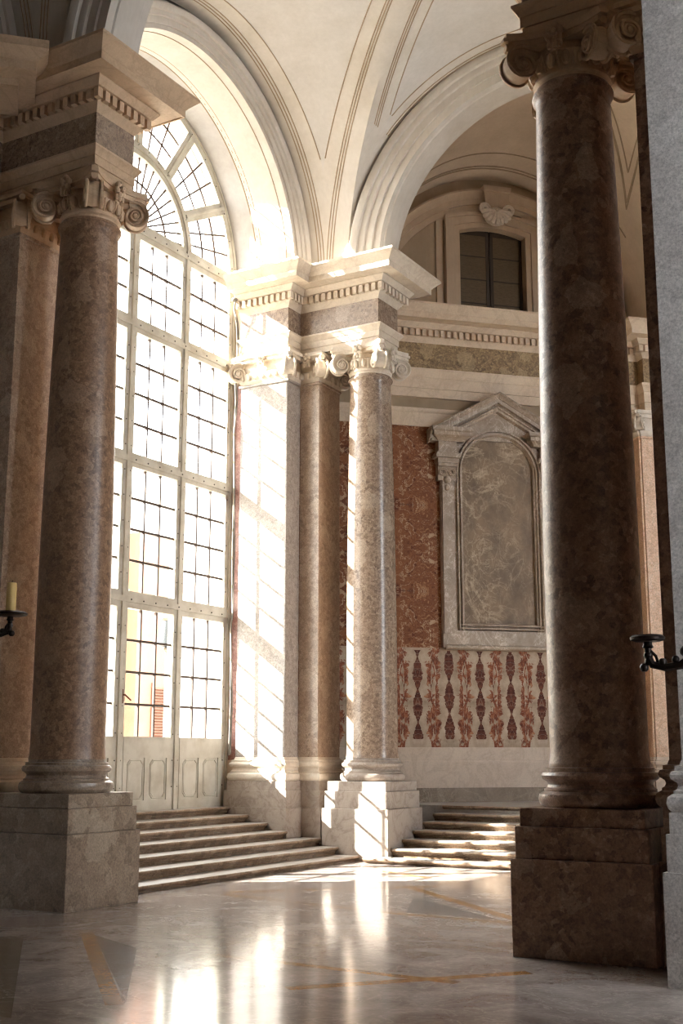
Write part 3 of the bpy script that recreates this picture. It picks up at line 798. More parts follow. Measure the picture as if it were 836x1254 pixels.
# ------------------------------------------------------------------ ceiling: reveals, archivolts, groin vaults
def mkX(yc, sq=1):
    return lambda r, t, a: (a, yc + r * math.cos(t), ZS + r * math.sin(t) * sq)
def mkY(xc, sq=1):
    return lambda r, t, a: (xc + r * math.cos(t), a, ZS + r * math.sin(t) * sq)
XF = -11.52
def groin_vault(yc, name='ceiling'):
    A, B_, H = 3.60, 3.42, 3.50
    xc = -7.0
    n = 72
    b = MB()
    GR = []
    def web(sgn, axis):
        rows = []
        for k in range(n + 1):
            t = PI * k / n; c = math.cos(t); z = ZS + H * math.sin(t); g = abs(c)
            if axis == 'x':       # barrel running along x, from the wall arch to the groin
                y = yc + B_ * c; xg = A * g; xe = abs(XF - xc)
                u = [xe, xe - .42, xe - .70, None, None, xg]
                i1 = xg + .45; i2 = xg + .77
                lo, hi = i2, xe - .70
                if lo > hi: lo = hi = (lo + hi) / 2
                lo2 = min(xg + .45, (xe - .42 + xg) / 2 if i1 > xe - .42 else i1)
                us = [xe, max(xe - .42, lo2), hi, lo, lo2, xg]
                # keep ordering monotone
                us[1] = max(us[1], us[2]); us[4] = min(us[4], us[3])
                rows.append([(xc + sgn * q, y, z) for q in us])
            else:
                x = xc + A * c; yg = B_ * g; ye = 3.44
                i1, i2 = yg + .34, yg + .62
                hi = ye - .45; lo = i2
                if lo > hi: lo = hi = (lo + hi) / 2
                lo2 = i1 if i1 < ye - .25 else (ye - .25 + yg) / 2
                us = [ye, max(ye - .25, lo2), hi, lo, lo2, yg]
                us[1] = max(us[1], us[2]); us[4] = min(us[4], us[3])
                us = [max(q, yg) for q in us]
                rows.append([(x, yc + sgn * q, z) for q in us])
        ids = [[b.pt(p) for p in r] for r in rows]
        for a in range(n):
            for j in range(5):
                b.cur = 1 if j == 2 else 0
                b.face((ids[a][j], ids[a][j + 1], ids[a + 1][j + 1], ids[a + 1][j]))
        b.cur = 0
        return rows
    R = [web(-1, 'x'), web(1, 'x'), web(-1, 'y'), web(1, 'y')]
    ceil = structure(obj(name, b, ['stucco', 'panel'], None, 50))
    # incised line mouldings that follow the arches and the groins
    for rows, axis in ((R[0], 'x'), (R[2], 'y'), (R[3], 'y')):
        b = MB(); half = n // 2
        for side in (rows[:half + 1], rows[half:][::-1]):
            for j, ds in ((1, (0, .06, .12)), (2, (0,)), (3, (0,)), (4, (0, -.06, -.12))):
                for d in ds:
                    path = []
                    for r in side[2:]:
                        p = Vector(r[j]); q = Vector(r[0]); e = Vector(r[5])
                        dirv = (q - e)
                        if dirv.length < .9: continue
                        dirv.normalize()
                        if j in (2, 3) and (Vector(r[2]) - Vector(r[3])).length < .02: continue
                        p = p + dirv * d
                        path.append(p - Vector((0, 0, .003)))
                    if len(path) > 3: b.tube(path, .011, 5)
        if b.v: obj('line_moulding', b, 'groove', ceil, 60)
    return ceil
groin_vault(YC); groin_vault(YC - 7.52)

def window_arch(yc, lab):
    b = MB(); mk = mkX(yc + .06)
    b.arch([(3.03, -13.04), (2.99, -12.84), (2.95, XF + .02)], mk, closed=False)
    rv = structure(obj('ceiling', b, 'reveal', None, 50))
    b = MB()
    for r_, x in ((2.962, -12.32), (2.96, -12.26), (2.959, -12.2), (2.953, -11.66)):
        b.tube([mk(r_, .06 + (PI - .12) * k / 60, x) for k in range(61)], .012, 5)
    for s in (1, -1):
        t = .06 if s > 0 else PI - .06
        b.tube([mk(2.96, t, -12.2), mk(2.953, t, -11.66)], .012, 5)
    obj('line_moulding', b, 'groove', rv, 60)
    b = MB()
    b.arch([(2.95, -12.3), (2.95, XF + .03), (3.03, XF + .03), (3.03, XF + .065), (3.14, XF + .065), (3.15, XF + .10), (3.23, XF + .10), (3.24, XF + .14), (3.30, XF + .17), (3.35, XF + .16), (3.38, XF + .11), (3.39, XF - .1), (3.8, XF - .1), (3.8, -12.3)], mk)
    return structure(obj('trim_1', b, 'stucco', None, 40))
window_arch(YC, ''); window_arch(YC - 7.52, '')

def cross_arch(y0, y1, both=True):
    mk = mkY(-7.0)
    pf = [(2.95, y0 + .03), (3.10, y0 + .03), (3.10, y0 - .01), (3.24, y0 - .01), (3.25, y0 - .05), (3.27, y0 - .06), (3.36, y0 - .06), (3.37, y0 - .11), (3.44, y0 - .14), (3.50, y0 - .13), (3.54, y0 - .08), (3.54, y0 + .05), (5.6, y0 + .05)]
    pb = [(5.6, y1 - .05), (3.54, y1 - .05), (3.54, y1 + .08), (3.50, y1 + .13), (3.44, y1 + .14), (3.37, y1 + .11), (3.36, y1 + .06), (3.27, y1 + .06), (3.25, y1 + .05), (3.24, y1 + .01), (3.10, y1 + .01), (3.10, y1 - .03), (2.95, y1 - .03)]
    m = (y0 + y1) / 2
    mid = [(2.93, m + .2), (2.93, m - .2)]
    b = MB(); b.arch(pf + pb + [(2.95, m + .22)] + mid + [(2.95, m - .22)], mk, segs=80)
    return structure(obj('trim_2', b, 'stucco', None, 40))
cross_arch(18.35, 19.09); cross_arch(10.83, 11.57)

# ------------------------------------------------------------------ niche wall (turned 45 degrees). local x = along the wall, y = into the wall
NL = Matrix.Translation((-22.4 * R2, 22.4 * R2, 0)) @ Matrix.Rotation(PI / 4, 4, 'Z')
def NB(): return MB(NL)
def nthing(name, label, cat, s, z=0, t=0):
    p = NL @ Vector((s, t, z)); return thing(name, label, cat, p, None, PI / 4)
def nobj(name, mb, mat, parent=None, **k):
    if parent is not None: return obj(name, mb, mat, parent, **k)
    # top-level mesh in the wall's own frame so that textures run along the wall
    o = obj(name, MBw(mb), mat, None, **k); o.matrix_world = NL; WM[o.name] = NL; return o
def MBw(mb):
    inv = NL.inverted(); q = MB(); q.v = [inv @ v for v in mb.v]; q.f = mb.f; q.mi = mb.mi; return q
S0, S1 = 4.5, 17.
b = NB(); b.box(S0, S1, .02, .6, 0, 10.75); b.box(S0, 8.42, .0, .6, 10.75, 16); b.box(9.86, S1, .0, .6, 10.75, 16)
b.box(8.41, 9.87, .0, .6, 12.56, 16); b.box(8.41, 9.87, .35, .6, 10.74, 12.6)
structure(nobj('wall_niche', b, 'stucco_wall', None, smooth=0))
# dado: grey plinth, white base
b = NB(); b.box(S0, 12.2, -.06, .02, LAND, 1.10); structure(nobj('baseboard_niche', b, 'plinth_grey', None, smooth=0))
b = NB(); b.box(S0, 12.2, -.03, .02, 1.10, 1.56); b.sweep([(0, 1.56), (.035, 1.56), (.03, 1.585), (.015, 1.6), (0, 1.61)], [(S0, 0), (12.2, 0)]); b.box(S0, 12.2, -.012, .02, 1.6, 1.85)
structure(nobj('trim_3', b, 'dado', None, smooth=0))
b = NB(); b.box(S0, 12.15, -.002, .02, 1.85, 3.73)
tag(nobj('bookmatched_slab', b, 'book', None, smooth=0), 'book-matched marble panel with mirrored rust figures, under the niche', 'marble panel')
for (a0, a1, lab) in ((S0, 7.89, 'tall rust-red mirrored marble panel between middle column and niche'),):
    b = NB(); b.box(a0, a1, -.002, .02, 3.73, 8.13)
    tag(nobj('red_marble_slab', b, 'red', None, smooth=0), lab, 'marble panel')
# band and entablature along the wall
b = NB(); b.sweep([(-.02, 8.12), (.03, 8.12), (.03, 8.40), (.06, 8.43), (.07, 8.46), (.07, 8.49), (-.02, 8.49)], [(S0, 0), (12.15, 0)])
structure(nobj('trim_4', b, 'tan_light', None, smooth=30))
ent = nthing('entablature', 'long dentilled entablature with golden frieze running above the niche wall', 'entablature', 9)
wp = [(6.2, -.05), (12.32, -.05), (12.32, -.30), (13.3, -.30), (13.3, -.05), (S1, -.05)]
b = NB(); b.sweep([(-.1, 8.72), (0, 8.72), (0, 8.90), (.018, 8.905), (.018, 9.12), (.03, 9.125), (.06, 9.2), (.09, 9.25), (.09, 9.30), (-.1, 9.30)], wp); obj('architrave', b, 'tan_light', ent, smooth=30)
b = NB(); b.sweep([(-.1, 9.30), (0, 9.30), (0, 9.87), (-.1, 9.87)], wp); obj('frieze', b, 'breccia_gold', ent, smooth=30)
CZ = .07
b = NB(); b.sweep([(o, z + CZ) for o, z in COR_P], wp); cw = obj('cornice', b, 'tan_light', ent, smooth=30)
b = NB(); dentils(b, wp[:4], ZC + CZ + .11, ZC + CZ + .245); obj('dentil_row', b, 'tan_light', cw, smooth=0)
# pilaster on the far right of the niche wall
pil = nthing('marble_pilaster', 'sunlit buff pilaster seen far off between the right column and the grey pilaster', 'pilaster', 12.6); pil['group'] = 'pilasters behind and beside the columns'
pp = [(12.18, .0), (12.18, -.22), (12.22, -.22), (12.22, -.26), (12.92, -.26), (12.92, .0)]
b = NB(); b.sweep([(-.02, LAND), (.12, LAND), (.12, 1.0), (.10, 1.0), (.10, 1.27), (-.02, 1.27)], pp); obj('pedestal', b, 'dado', pil)
b = NB(); b.sweep([(-.02, 1.27)] + [(o * .8, z) for o, z in BASE] + [(-.02, 1.67)], pp); obj('pilaster_base', b, 'dado', pil)
b = NB(); b.sweep([(-.02, 1.66), (0, 1.66), (0, 8.12), (.025, 8.13), (.03, 8.15), (.025, 8.17), (0, 8.18), (-.02, 8.18)], pp); obj('shaft', b, 'buff', pil, 30)
b = NB(); b.sweep([(-.02, 8.18), (0, 8.18), (.03, 8.22), (.05, 8.28), (.03, 8.33), (.01, 8.36), (.01, 8.56), (.09, 8.56), (.09, 8.62), (.12, 8.64), (.12, 8.68), (.09, 8.72), (-.02, 8.72)], pp)
cap = obj('capital', b, 'white', pil)
for s_, a in ((12.24, SW), (12.90, SE)):
    v = bpy.data.objects.new('volute', VOL); COL.objects.link(v); v.parent = cap
    v.location = (s_ - 12.6 + .08 * math.cos(a), -.24 + .08 * math.sin(a), 8.42); v.rotation_euler = (0, 0, a); v.scale = (.8, .8, .85)

# the aedicule
nc = 9.09
nf = nthing('marble_niche', 'grey veined marble niche frame with pediment on the red wall', 'niche', nc, 3.72)
JL0, JL1, JR0, JR1 = 7.88, 8.33, 9.87, 10.31
def nmk(r, t, a): return (nc + r * math.cos(t), a, 7.22 + r * math.sin(t))
b = NB(); b.box(8.2, 9.98, -.03, .02, 4.0, 8.2); obj('niche_back', b, 'niche_panel', nf, smooth=0)
b = NB()
for a0, a1 in ((JL0, JL1), (JR0 - .02, JR1)): b.box(a0, a1, -.10, .02, 3.75, 7.75)
for a0, a1 in ((JL0 + .02, JL0 + .26), (JR1 - .26, JR1 - .02)): b.box(a0, a1, -.14, .02, 4.0, 7.3)
obj('jamb', b, 'niche_frame', nf, smooth=0)
b = NB(); b.box(JL0, JR1, -.11, .02, 3.74, 4.07); b.sweep([(-.02, 3.70), (.13, 3.70), (.15, 3.73), (.15, 3.77), (.13, 3.79), (-.02, 3.79)], [(JL0 + .05, 0), (JR1 - .05, 0)])
obj('sill', b, 'niche_frame', nf, smooth=0)
# moulded inner frame: jambs, foot and round arch
b = NB()
pr = [(.0, -.02), (.0, -.06), (.02, -.09), (.03, -.15), (.055, -.155), (.06, -.10), (.09, -.11), (.10, -.16), (.125, -.165), (.13, -.02)]
ri = .765
b.arch([(ri + o, y) for o, y in pr], nmk, segs=40)
for sg in (1, -1):
    b.prism([(nc + sg * (ri + o), y) for o, y in pr], 'z', 4.07, 7.24)
b.prism([(y, 4.22 - o) for o, y in pr], 'x', nc - ri - .11, nc + ri + .11)
obj('inner_moulding', b, 'niche_frame', nf, smooth=30)
# spandrel slab behind the arch
b = NB(); n = 24
for k in range(n):
    t0, t1 = PI * k / n, PI * (k + 1) / n
    p0, p1 = nmk(ri + .1, t0, 0), nmk(ri + .1, t1, 0)
    b.prism([(p0[0], p0[2]), (p1[0], p1[2]), (p1[0], 8.35 - abs(p1[0] - nc) * .42), (p0[0], 8.35 - abs(p0[0] - nc) * .42)], 'y', -.085, .02)
obj('spandrel', b, 'niche_frame', nf, smooth=0)
for sg in (-1, 1):
    # capital block, entablature fragment and console under it
    c = nc + sg * 1.09
    b = NB()
    def blk(z0, z1, hw, d): b.box(c - hw, c + hw, -d, .02, z0, z1)
    blk(7.30, 7.36, .19, .2); blk(7.36, 7.46, .21, .23); blk(7.46, 7.53, .26, .28); blk(7.53, 7.57, .24, .26); blk(7.57, 7.80, .19, .21)
    b.sweep([(-.02, 7.80), (.02, 7.80), (.05, 7.85), (.11, 7.89), (.13, 7.9), (.13, 7.97), (.16, 7.99), (.18, 8.04), (.18, 8.06), (-.02, 8.06)], [(c - .19, .0), (c - .19, -.21), (c + .19 + (.14 if sg < 0 else 0), -.21), (c + .19 + (.14 if sg < 0 else 0), 0)] if sg < 0 else [(c - .33, .0), (c - .33, -.21), (c + .19, -.21), (c + .19, 0)])
    b.box(c - .33, c + .33, -.205, .02, 7.8, 8.05)
    br = obj('bracket', b, 'niche_frame', nf, smooth=30)
    b = NB()
    for q in (-1, 1):
        sp = []
        for k in range(30):
            a = 2.1 * 2 * PI * k / 29; r = .085 * (1 - .7 * k / 29)
            sp.append((c + q * (.085 - r * math.cos(a) * 1), -.17, 7.2 - .02 + r * math.sin(a)))
        b.tube(sp, .017, 6)
    b.box(c - .19, c + .19, -.15, .02, 7.02, 7.3); b.ball((c, -.16, 7.03), .1, .8, .5, .8); b.ball((c, -.15, 6.87), .07, .8, .5, 1)
    b.ball((c + .15, -.15, 7.17), .06, .8, .6, 1); b.ball((c - .15, -.15, 7.17), .06, .8, .6, 1)
    obj('console_scroll', b, 'niche_frame', br, smooth=40)
# raking pediment
def rake(b, az, hx, prf, sl=.57):
    for sg in (-1, 1):
        rows = [[(nc + sg * u, y, az - o - u * sl) for u in (0, hx)] for o, y in prf]
        ids = b.grid(rows, close_u=True); b.face([r[1] for r in ids])
b = NB(); rake(b, 8.87, 1.46, [(0, -.02), (0, -.33), (.03, -.33), (.05, -.30), (.09, -.27), (.12, -.26), (.12, -.24), (.20, -.23), (.21, -.17), (.25, -.15), (.27, -.02)])
obj('pediment', b, 'niche_frame', nf, smooth=20)
b = NB(); rake(b, 8.60, .92, [(.0, -.02), (.0, -.20), (.03, -.20), (.05, -.17), (.09, -.16), (.10, -.14), (.12, -.02)])
obj('inner_gable', b, 'niche_frame', nf, smooth=20)
b = NB(); b.prism([(nc - 1.2, 7.9), (nc + 1.2, 7.9), (nc, 8.55)], 'y', -.07, .02); obj('tympanum', b, 'niche_frame', nf, smooth=0)

# lunette window above the cornice
w2 = structure(empty('window_2', NL @ Vector((9.13, 0, 10.8)), PI / 4), 'small shuttered window high above the niche')
def seg_head(hw, zc, rise, n=16):
    return [(9.13 - hw + 2 * hw * k / n, zc + rise * (1 - (2 * k / n - 1) ** 2)) for k in range(n + 1)]
def frame_ring(b, hw0, zc0, ri0, hw1, zc1, ri1, y0, y1, zb=10.5):
    inn = [(9.13 - hw0, zb)] + seg_head(hw0, zc0, ri0) + [(9.13 + hw0, zb)]
    out = [(9.13 - hw1, zb)] + seg_head(hw1, zc1, ri1) + [(9.13 + hw1, zb)]
    ids = b.grid([[(x, y, z) for x, z in L] for L, y in ((inn, y1), (inn, y0), (out, y0), (out, y1))], close_u=True)
b = NB()
frame_ring(b, .735, 12.38, .13, .85, 12.47, .14, -.05, .34)
frame_ring(b, .85, 12.47, .14, .99, 12.60, .15, -.09, .02)
frame_ring(b, .99, 12.60, .15, 1.06, 12.66, .16, -.14, .02)
frame_ring(b, 1.10, 12.58, .17, 1.24, 12.62, .18, -.04, .02)
obj('window_frame', b, 'warm', w2, smooth=30)
for c in (-1, 1):
    b = NB(); x0, x1 = (9.13 - .735, 9.13 - .01) if c < 0 else (9.13 + .01, 9.13 + .735)
    b.box(x0, x1, .17, .21, 10.5, 12.52)
    lf = obj('shutter', b, 'shutter', w2, smooth=0)
    b = NB()
    for a0, a1 in ((x0, x0 + .07), (x1 - .07, x1)): b.box(a0, a1, .155, .22, 10.5, 12.52)
    for z in (10.9, 11.42, 11.93): b.box(x0, x1, .162, .2, z - .012, z + .012)
    b.box(x0, x1, .155, .2, 12.40, 12.52)
    obj('shutter_stile', b, 'shutter_dark', lf, smooth=0)
# lunette archivolt
def lmk(r, t, a): return (9.17 + r * math.cos(t), a, 10.41 + r * math.sin(t))
b = NB(); b.arch([(2.48, .02), (2.48, -.06), (2.60, -.06), (2.61, -.09), (2.72, -.09), (2.73, -.12), (2.80, -.14), (2.86, -.2), (2.90, -.2), (2.90, .02)], lmk, segs=72)
structure(nobj('trim_5', b, 'warm', None, smooth=35))
b = NB(); b.prism([(8.92, 12.85), (9.42, 12.85), (9.45, 13.36), (8.89, 13.36)], 'y', -.24, .02); b.prism([(8.88, 13.23), (9.46, 13.23), (9.48, 13.34), (8.86, 13.34)], 'y', -.29, .02)
structure(nobj('trim_6', b, 'warm', None, smooth=0))
# shell on the window head
sh = nthing('shell_ornament', 'carved scallop shell over the shuttered window', 'ornament', 9.13, 12.5)
b = NB()
b.ball((9.13, -.22, 12.68), .2, 1.25, .5, 1, 14, 8)
for k in range(9):
    a = PI + PI * (k + .5) / 9
    pth = [(9.13 + q * .31 * math.cos(a), -.30 - .08 * math.sin(PI * q * .9), 12.77 + q * .27 * math.sin(a)) for q in (.12, .4, .7, 1.)]
    b.tube(pth, [.018, .036, .05, .045], 7)
    b.ball(pth[-1], .048, 1, 1, 1, 7, 5)
obj('shell', b, 'cornice', sh)
for q in (-1, 1):
    b = NB(); sp = []
    for k in range(26):
        a = 1.8 * 2 * PI * k / 25; r = .115 * (1 - .72 * k / 25)
        sp.append((9.13 + q * (.27 - r * math.cos(a) * 1), -.32, 12.80 + r * math.sin(a)))
    b.tube(sp, .032, 7); b.tube([(9.13 + q * .02, -.3, 12.84), (9.13 + q * .12, -.32, 12.80), (9.13 + q * .2, -.32, 12.86)], .024, 7)
    obj('scroll', b, 'cornice', sh)
b = NB(); b.ball((9.13, -.33, 12.80), .05)
obj('boss', b, 'cornice', sh)

# vault of the niche bay: barrel running out from the lunette, cut at the arch
b = MB(); n = 60; rows = []
for r_, d in ((2.98, 0.0), (2.98, -6.0)):
    rows.append([NL @ Vector((9.17 + r_ * math.cos(PI * k / n), d, 10.52 + (r_ + .25) * math.sin(PI * k / n))) for k in range(n + 1)])
b2 = []
m = 30
rows = [[NL @ Vector((9.17 + 2.98 * math.cos(PI * k / n), -7.0 * j / m, 10.52 + (2.98 + .10 + .42 * min(1, j / m * 2.5)) * math.sin(PI * k / n))) for k in range(n + 1)] for j in range(m + 1)]
b.grid(rows)
def cut(mb, y):
    me = bpy.data.meshes.new('t'); me.from_pydata(mb.v, [], mb.f); bm = bmesh.new(); bm.from_mesh(me)
    bmesh.ops.remove_doubles(bm, verts=bm.verts, dist=1e-5)
    bmesh.ops.bisect_plane(bm, geom=bm.verts[:] + bm.edges[:] + bm.faces[:], plane_co=(0, y, 0), plane_no=(0, -1, 0), clear_outer=True)
    q = MB(); bm.verts.index_update(); q.v = [v.co.copy() for v in bm.verts]; q.f = [tuple(v.index for v in f.verts) for f in bm.faces]; q.mi = [0] * len(q.f)
    bm.free(); bpy.data.meshes.remove(me); return q
cl = structure(obj('ceiling', cut(b, 19.05), 'warm_light', None, 50))
# line mouldings on that barrel
b = MB()
for d in (-.42, -.5, -.95):
    j = -d / 7.0 * m
    path = [NL @ Vector((9.17 + 2.975 * math.cos(t), d, 10.52 + (2.98 + .09 + .42 * min(1, -d / 7 * 2.5)) * math.sin(t))) for t in [.55 + (PI - 1.1) * k / 60 for k in range(61)]]
    b.tube(path, .016 if d > -.6 else .012, 5)
obj('line_moulding', b, 'groove', cl, 60)
# pendentive to the right of the niche with a V-shaped line moulding
b = NB(); b.grid([[(12.15 + .02, -.1 - .9 * 0, 10.5), (S1, -.1, 10.5)], [(12.15, -.1, 15.5), (S1, -.1, 15.5)]])
pn = structure(nobj('ceiling', b, 'stucco', None, smooth=0))
def on_barrel(t, d):
    return NL @ Vector((9.17 + 2.97 * math.cos(t), d, 10.52 + (2.97 + .10 + .42 * min(1, -d / 7 * 2.5)) * math.sin(t)))
b = MB()
for (ta, da), (tl, dl), (tr, dr) in (((.677, -1.44), (1.143, -2.87), (.887, -3.0)), ((.705, -1.56), (1.16, -2.95), (.90, -3.1)), ((.826, -2.13), (1.22, -3.3), (.95, -3.2))):
    for te, de in ((tl, dl), (tr, dr)):
        b.tube([on_barrel(ta + (te - ta) * k / 12, da + (de - da) * k / 12) for k in range(13)], .014, 5)
obj('line_moulding', b, 'groove', cl, 60)

# ------------------------------------------------------------------ enclosure beyond the picture
b = MB(); b.box(-12.9, 2.5, -7, 6, 14.4, 14.6); b.box(-12.9, -.3, 6, 7.2, 14.4, 14.6); b.box(-3.2, -.3, 7.2, 12, 14.4, 14.6); b.box(-3.2, 9, 12, 30, 14.4, 14.6); b.box(-12.9, -3.2, 19.2, 30, 15.6, 15.8); b.box(-12.9, -3.2, 3.6, 19.2, 14.4, 14.6)
structure(obj('ceiling', b, 'stucco', None, 0))
b = MB(); b.box(-13, 2.5, -7.3, -7, 0, 14.6); structure(obj('wall_south', b, 'dark_wall', None, 0))
E0, E1, EZ0, EZ1 = 8.62, 9.28, .8, 9.5
b = MB(); b.box(2.2, 2.5, -7, 6.3, 0, 14.6); b.box(-.6, 2.5, 6, 6.3, 0, 14.6)
b.box(-.6, -.3, 6.3, E0, 0, 14.6); b.box(-.6, -.3, E1, 9.75, 0, 14.6); b.box(-.6, -.3, E0, E1, 0, EZ0); b.box(-.6, -.3, E0, E1, EZ1, 14.6); b.box(-1.25, -.3, 9.75, 10.7, 0, 14.6)  # wall jog added to bring the slot opening close to the grey pilaster
b.box(2.2, 9.3, 12, 12.3, 0, 14.6); b.box(9, 9.3, 12, 14, 0, 14.6); b.box(9, 9.3, 18.1, 30, 0, 14.6); b.box(9, 9.3, 14, 18.1, 0, 3); b.box(9, 9.3, 14, 18.1, 12, 14.6)
structure(obj('wall_east', b, 'dark_wall', None, 0))
b = MB(); b.box(-2.45, 2.3, 10.7, 12.3, 0, 14.4); structure(obj('wall_light_block', b, 'dark_wall', None, 0))  # unseen block added to keep the east light off the right column
w3 = structure(empty('added_pilaster_window', (-.45, 8.95, EZ0)))  # unseen slot window, placed and narrowed to light the grey pilaster alone
b = MB(); b.box(-.5, -.4, E0, E0 + .08, EZ0, EZ1); b.box(-.5, -.4, E1 - .08, E1, EZ0, EZ1)
for k in range(5): z = EZ0 + (EZ1 - EZ0 - .1) * k / 4; b.box(-.5, -.4, E0, E1, z, z + .1)
obj('window_frame', b, 'frame', w3, 0)
b = MB(); b.box(-.455, -.445, E0, E1, EZ0, EZ1); obj('pane', b, 'glass', w3, 0)
w4 = structure(empty('added_niche_window', (9.15, 16, 3)))  # unseen window added to brighten the niche bay
b = MB()
for y in (14, 15.95, 17.9): b.box(9.1, 9.2, y, y + .2, 3, 12)
for k in range(5): b.box(9.1, 9.2, 14, 18.1, 3 + 2.2 * k, 3.2 + 2.2 * k)
obj('window_frame', b, 'frame', w4, 0)
b = MB(); b.box(9.145, 9.155, 14, 18.1, 3, 12); obj('pane', b, 'glass', w4, 0)
b = MB(); b.box(-13.3, 9.3, 29.7, 30, 0, 15.8); structure(obj('wall_north', b, 'stucco_wall', None, 0))

# ------------------------------------------------------------------ candle sconces
def sconce(label, yp, xc, dx, zd, sgn, kd=1.):
    # back plate on the pilaster at (xc, yp); arm swings out to the dish
    root = thing('candle_sconce', label, 'sconce', (xc, yp, zd - .3), 'bronze candle sconces')
    b = MB(); b.prism([(xc - .09, zd - .5), (xc + .09, zd - .5), (xc + .12, zd - .3), (xc + .07, zd + .05), (xc, zd + .15), (xc - .07, zd + .05), (xc - .12, zd - .3)], 'y', yp - .03, yp - .002)
    obj('back_plate', b, 'iron', root)
    yd = yp - .28
    def ln(p): return p
    X = xc + dx
    s = 1 if dx < 0 else -1
    pts = [(xc, yp - .03, zd - .2), (xc - s * .06, yp - .12, zd - .12), (X + s * (abs(dx) * .62), yd + .03, zd - .10), (X + s * .34, yd + .01, zd - .16), (X + s * .25, yd, zd - .225), (X + s * .13, yd, zd - .24), (X + s * .03, yd, zd - .215), (X, yd, zd - .15)]
    b = MB(); b.tube(pts, [.03, .028, .03, .034, .034, .03, .03, .028], 8)
    b.ball((X - s * .035, yd, zd - .235), .036); b.ball((X + s * .11, yd, zd - .2), .034); b.ball((X + s * .21, yd, zd - .18), .03); b.ball((X + s * .29, yd, zd - .12), .05, 1, 1, .9); b.ball((X + s * .34, yd, zd - .09), .035)
    b.tube([(X + s * .02, yd, zd - .11), (X + s * .06, yd, zd - .15), (X + s * .075, yd, zd - .21)], .012, 6)
    obj('arm', b, 'iron', root)
    b = MB(); b.lathe([(.02, zd - .22), (.03, zd - .2), (.024, zd - .17), (.036, zd - .15), (.034, zd - .13), (.024, zd - .12), (.028, zd - .09), (.044, zd - .08), (.034, zd - .06), (.034, zd - .03)], X, yd, 20)
    obj('stem', b, 'iron', root)
    b = MB(); b.lathe([(.03 * kd, zd - .04), (.10 * kd, zd - .035), (.13 * kd, zd - .025), (.135 * kd, zd - .005), (.115 * kd, zd + .012), (.09 * kd, zd + .004), (.03 * kd, zd)], X, yd, 28)
    obj('drip_dish', b, 'iron', root)
    return root, X, yd
sconce('bronze sconce arm with an empty drip dish at the right edge', 9.67, -2.02, -.72, 2.60, 1)
rt, X, yd = sconce('bronze sconce at the left edge carrying the candle', 10.38, -10.9, .64, 3.29, 1, 1.45)
cd = thing('candle', 'short yellow wax candle standing on the left bronze sconce', 'candle', (X, yd, 3.295))
b = MB(); b.lathe([(.056, 3.298), (.056, 3.62), (.052, 3.635), (.03, 3.62)], X, yd, 24); obj('wax', b, 'wax', cd)
b = MB(); b.tube([(X, yd, 3.61), (X + .004, yd, 3.665)], .004, 6); obj('wick', b, 'wick', cd)

# ------------------------------------------------------------------ courtyard outside the window
b = MB(); b.box(-70, -13.36, -40, 110, .3, .8); structure(obj('ground', b, 'ground', None, 0))
bl = thing('building', 'pale courtyard building glimpsed through the window panes', 'building', (-34, 30, .8))
b = MB(); b.box(-38, -34, -8, 70, .8, 13.5); b.box(-34, -33.7, -8, 70, 8.2, 8.6); b.box(-34, -33.5, -8, 70, 12.9, 13.5); obj('facade', b, 'pale', bl, 0)
b = MB(); b.box(-34, -33.2, 39.9, 42.0, .8, 11); obj('peach_bay', b, 'peach', bl, 0)
for y0 in (41.05, ):
    b = MB()
    for k in range(26):
        z = 1.5 + k * .12; b.prism([(-33.19, z), (-33.12, z - .07), (-33.10, z - .05), (-33.17, z + .02)], 'y', y0, y0 + .8)
    b.box(-33.2, -33.1, y0 - .1, y0, 1.3, 4.7); b.box(-33.2, -33.1, y0 + .8, y0 + .9, 1.3, 4.7)
    obj('louvered_shutter', b, 'louver', bl, 0)
ln = thing('street_lamp', 'grey lantern with a white globe outside the left door pane', 'lamp', (-16.0, 20.19, .8))
b = MB(); b.lathe([(.10, .8), (.10, 1.0), (.03, 1.1), (.025, 3.8), (.07, 3.85), (.03, 3.9)], -16.0, 20.19, 16); obj('post', b, 'bolt', ln)
b = MB(); b.lathe([(.05, 3.9), (.22, 3.95), (.19, 4.1), (.12, 4.35), (.09, 4.45)], -16.0, 20.19, 16); obj('globe', b, 'globe', ln)
b = MB(); b.lathe([(.1, 4.45), (.14, 4.5), (.1, 4.65), (.03, 4.75)], -16.0, 20.19, 16); obj('lamp_cap', b, 'bolt', ln)

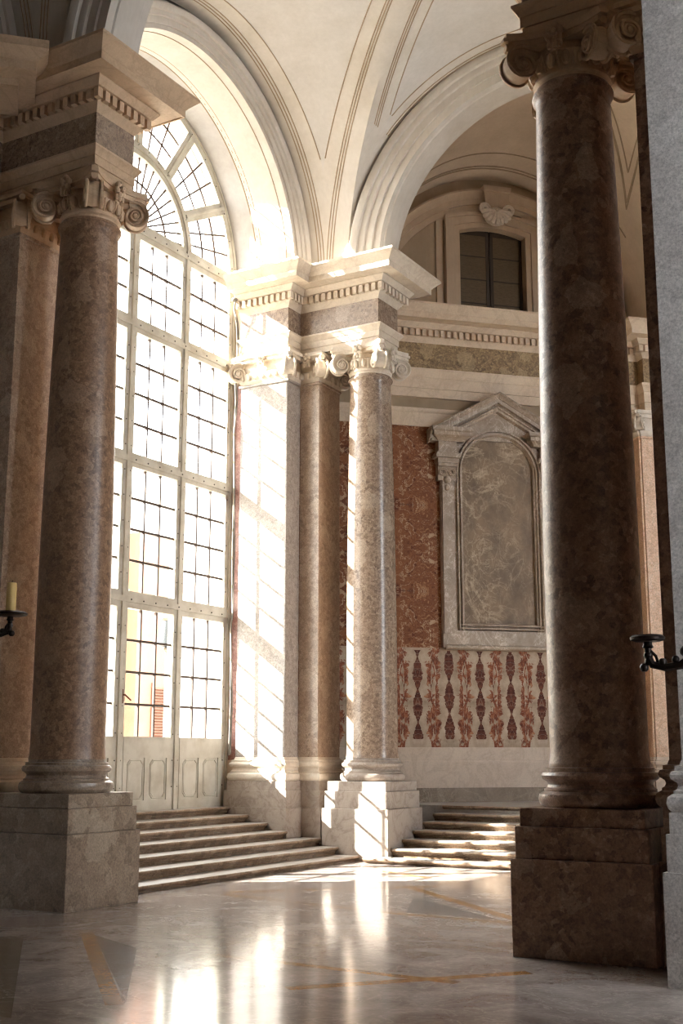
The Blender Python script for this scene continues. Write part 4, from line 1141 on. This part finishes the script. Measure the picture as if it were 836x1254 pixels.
# ------------------------------------------------------------------ light
sd = bpy.data.lights.new('sun', 'SUN'); sd.energy = 14; sd.angle = math.radians(.53); sd.color = (1, .975, .93)
so = bpy.data.objects.new('sun', sd); COL.objects.link(so)
dv = Vector((1, .675, -.72)).normalized()
so.rotation_euler = dv.to_track_quat('-Z', 'Y').to_euler(); so.location = (-30, -10, 25)

wd = bpy.data.worlds.new('sky'); SC.world = wd; wd.use_nodes = True
nt = wd.node_tree; nt.nodes.clear()
bg = nt.nodes.new('ShaderNodeBackground'); out = nt.nodes.new('ShaderNodeOutputWorld')
bg.inputs[0].default_value = (.93, .96, 1, 1); bg.inputs[1].default_value = 5.0
tc = nt.nodes.new('ShaderNodeTexCoord'); dp = nt.nodes.new('ShaderNodeVectorMath'); dp.operation = 'DOT_PRODUCT'
nt.links.new(tc.outputs['Generated'], dp.inputs[0]); dp.inputs[1].default_value = (-.78, -.62, 0)
rp = nt.nodes.new('ShaderNodeValToRGB'); nt.links.new(dp.outputs['Value'], rp.inputs[0])
rp.color_ramp.elements[0].position = 0; rp.color_ramp.elements[0].color = (.90, .93, 1, 1)
rp.color_ramp.elements[1].position = .5; rp.color_ramp.elements[1].color = (1, .985, .965, 1)
nt.links.new(rp.outputs[0], bg.inputs[0])
nt.links.new(bg.outputs[0], out.inputs[0])
def portal(loc, size, rot, name):
    l = bpy.data.lights.new(name, 'AREA'); l.shape = 'RECTANGLE'; l.size, l.size_y = size; l.cycles.is_portal = True
    o = bpy.data.objects.new(name, l); COL.objects.link(o); o.location = loc; o.rotation_euler = rot
#portal((-12.95, YW, 7.1), (12.7, 6.0), (0, -PI / 2, 0), 'window_portal')
#portal((9.05, 6.7, 6.1), (10.8, 5.0), (0, PI / 2, 0), 'east_portal')

# ------------------------------------------------------------------ render settings
SC.view_settings.view_transform = 'Standard'; SC.view_settings.look = 'None'
SC.view_settings.gamma = 1; SC.view_settings.use_curve_mapping = False
SC.view_settings.exposure = 1.85
cy = SC.cycles
cy.max_bounces = 9; cy.diffuse_bounces = 6; cy.glossy_bounces = 4; cy.transmission_bounces = 6; cy.transparent_max_bounces = 16
cy.sample_clamp_indirect = 8; cy.caustics_reflective = False; cy.caustics_refractive = False
cy.use_denoising = True; cy.filter_width = 1.2
try: cy.denoiser = 'OPENIMAGEDENOISE'
except Exception: pass
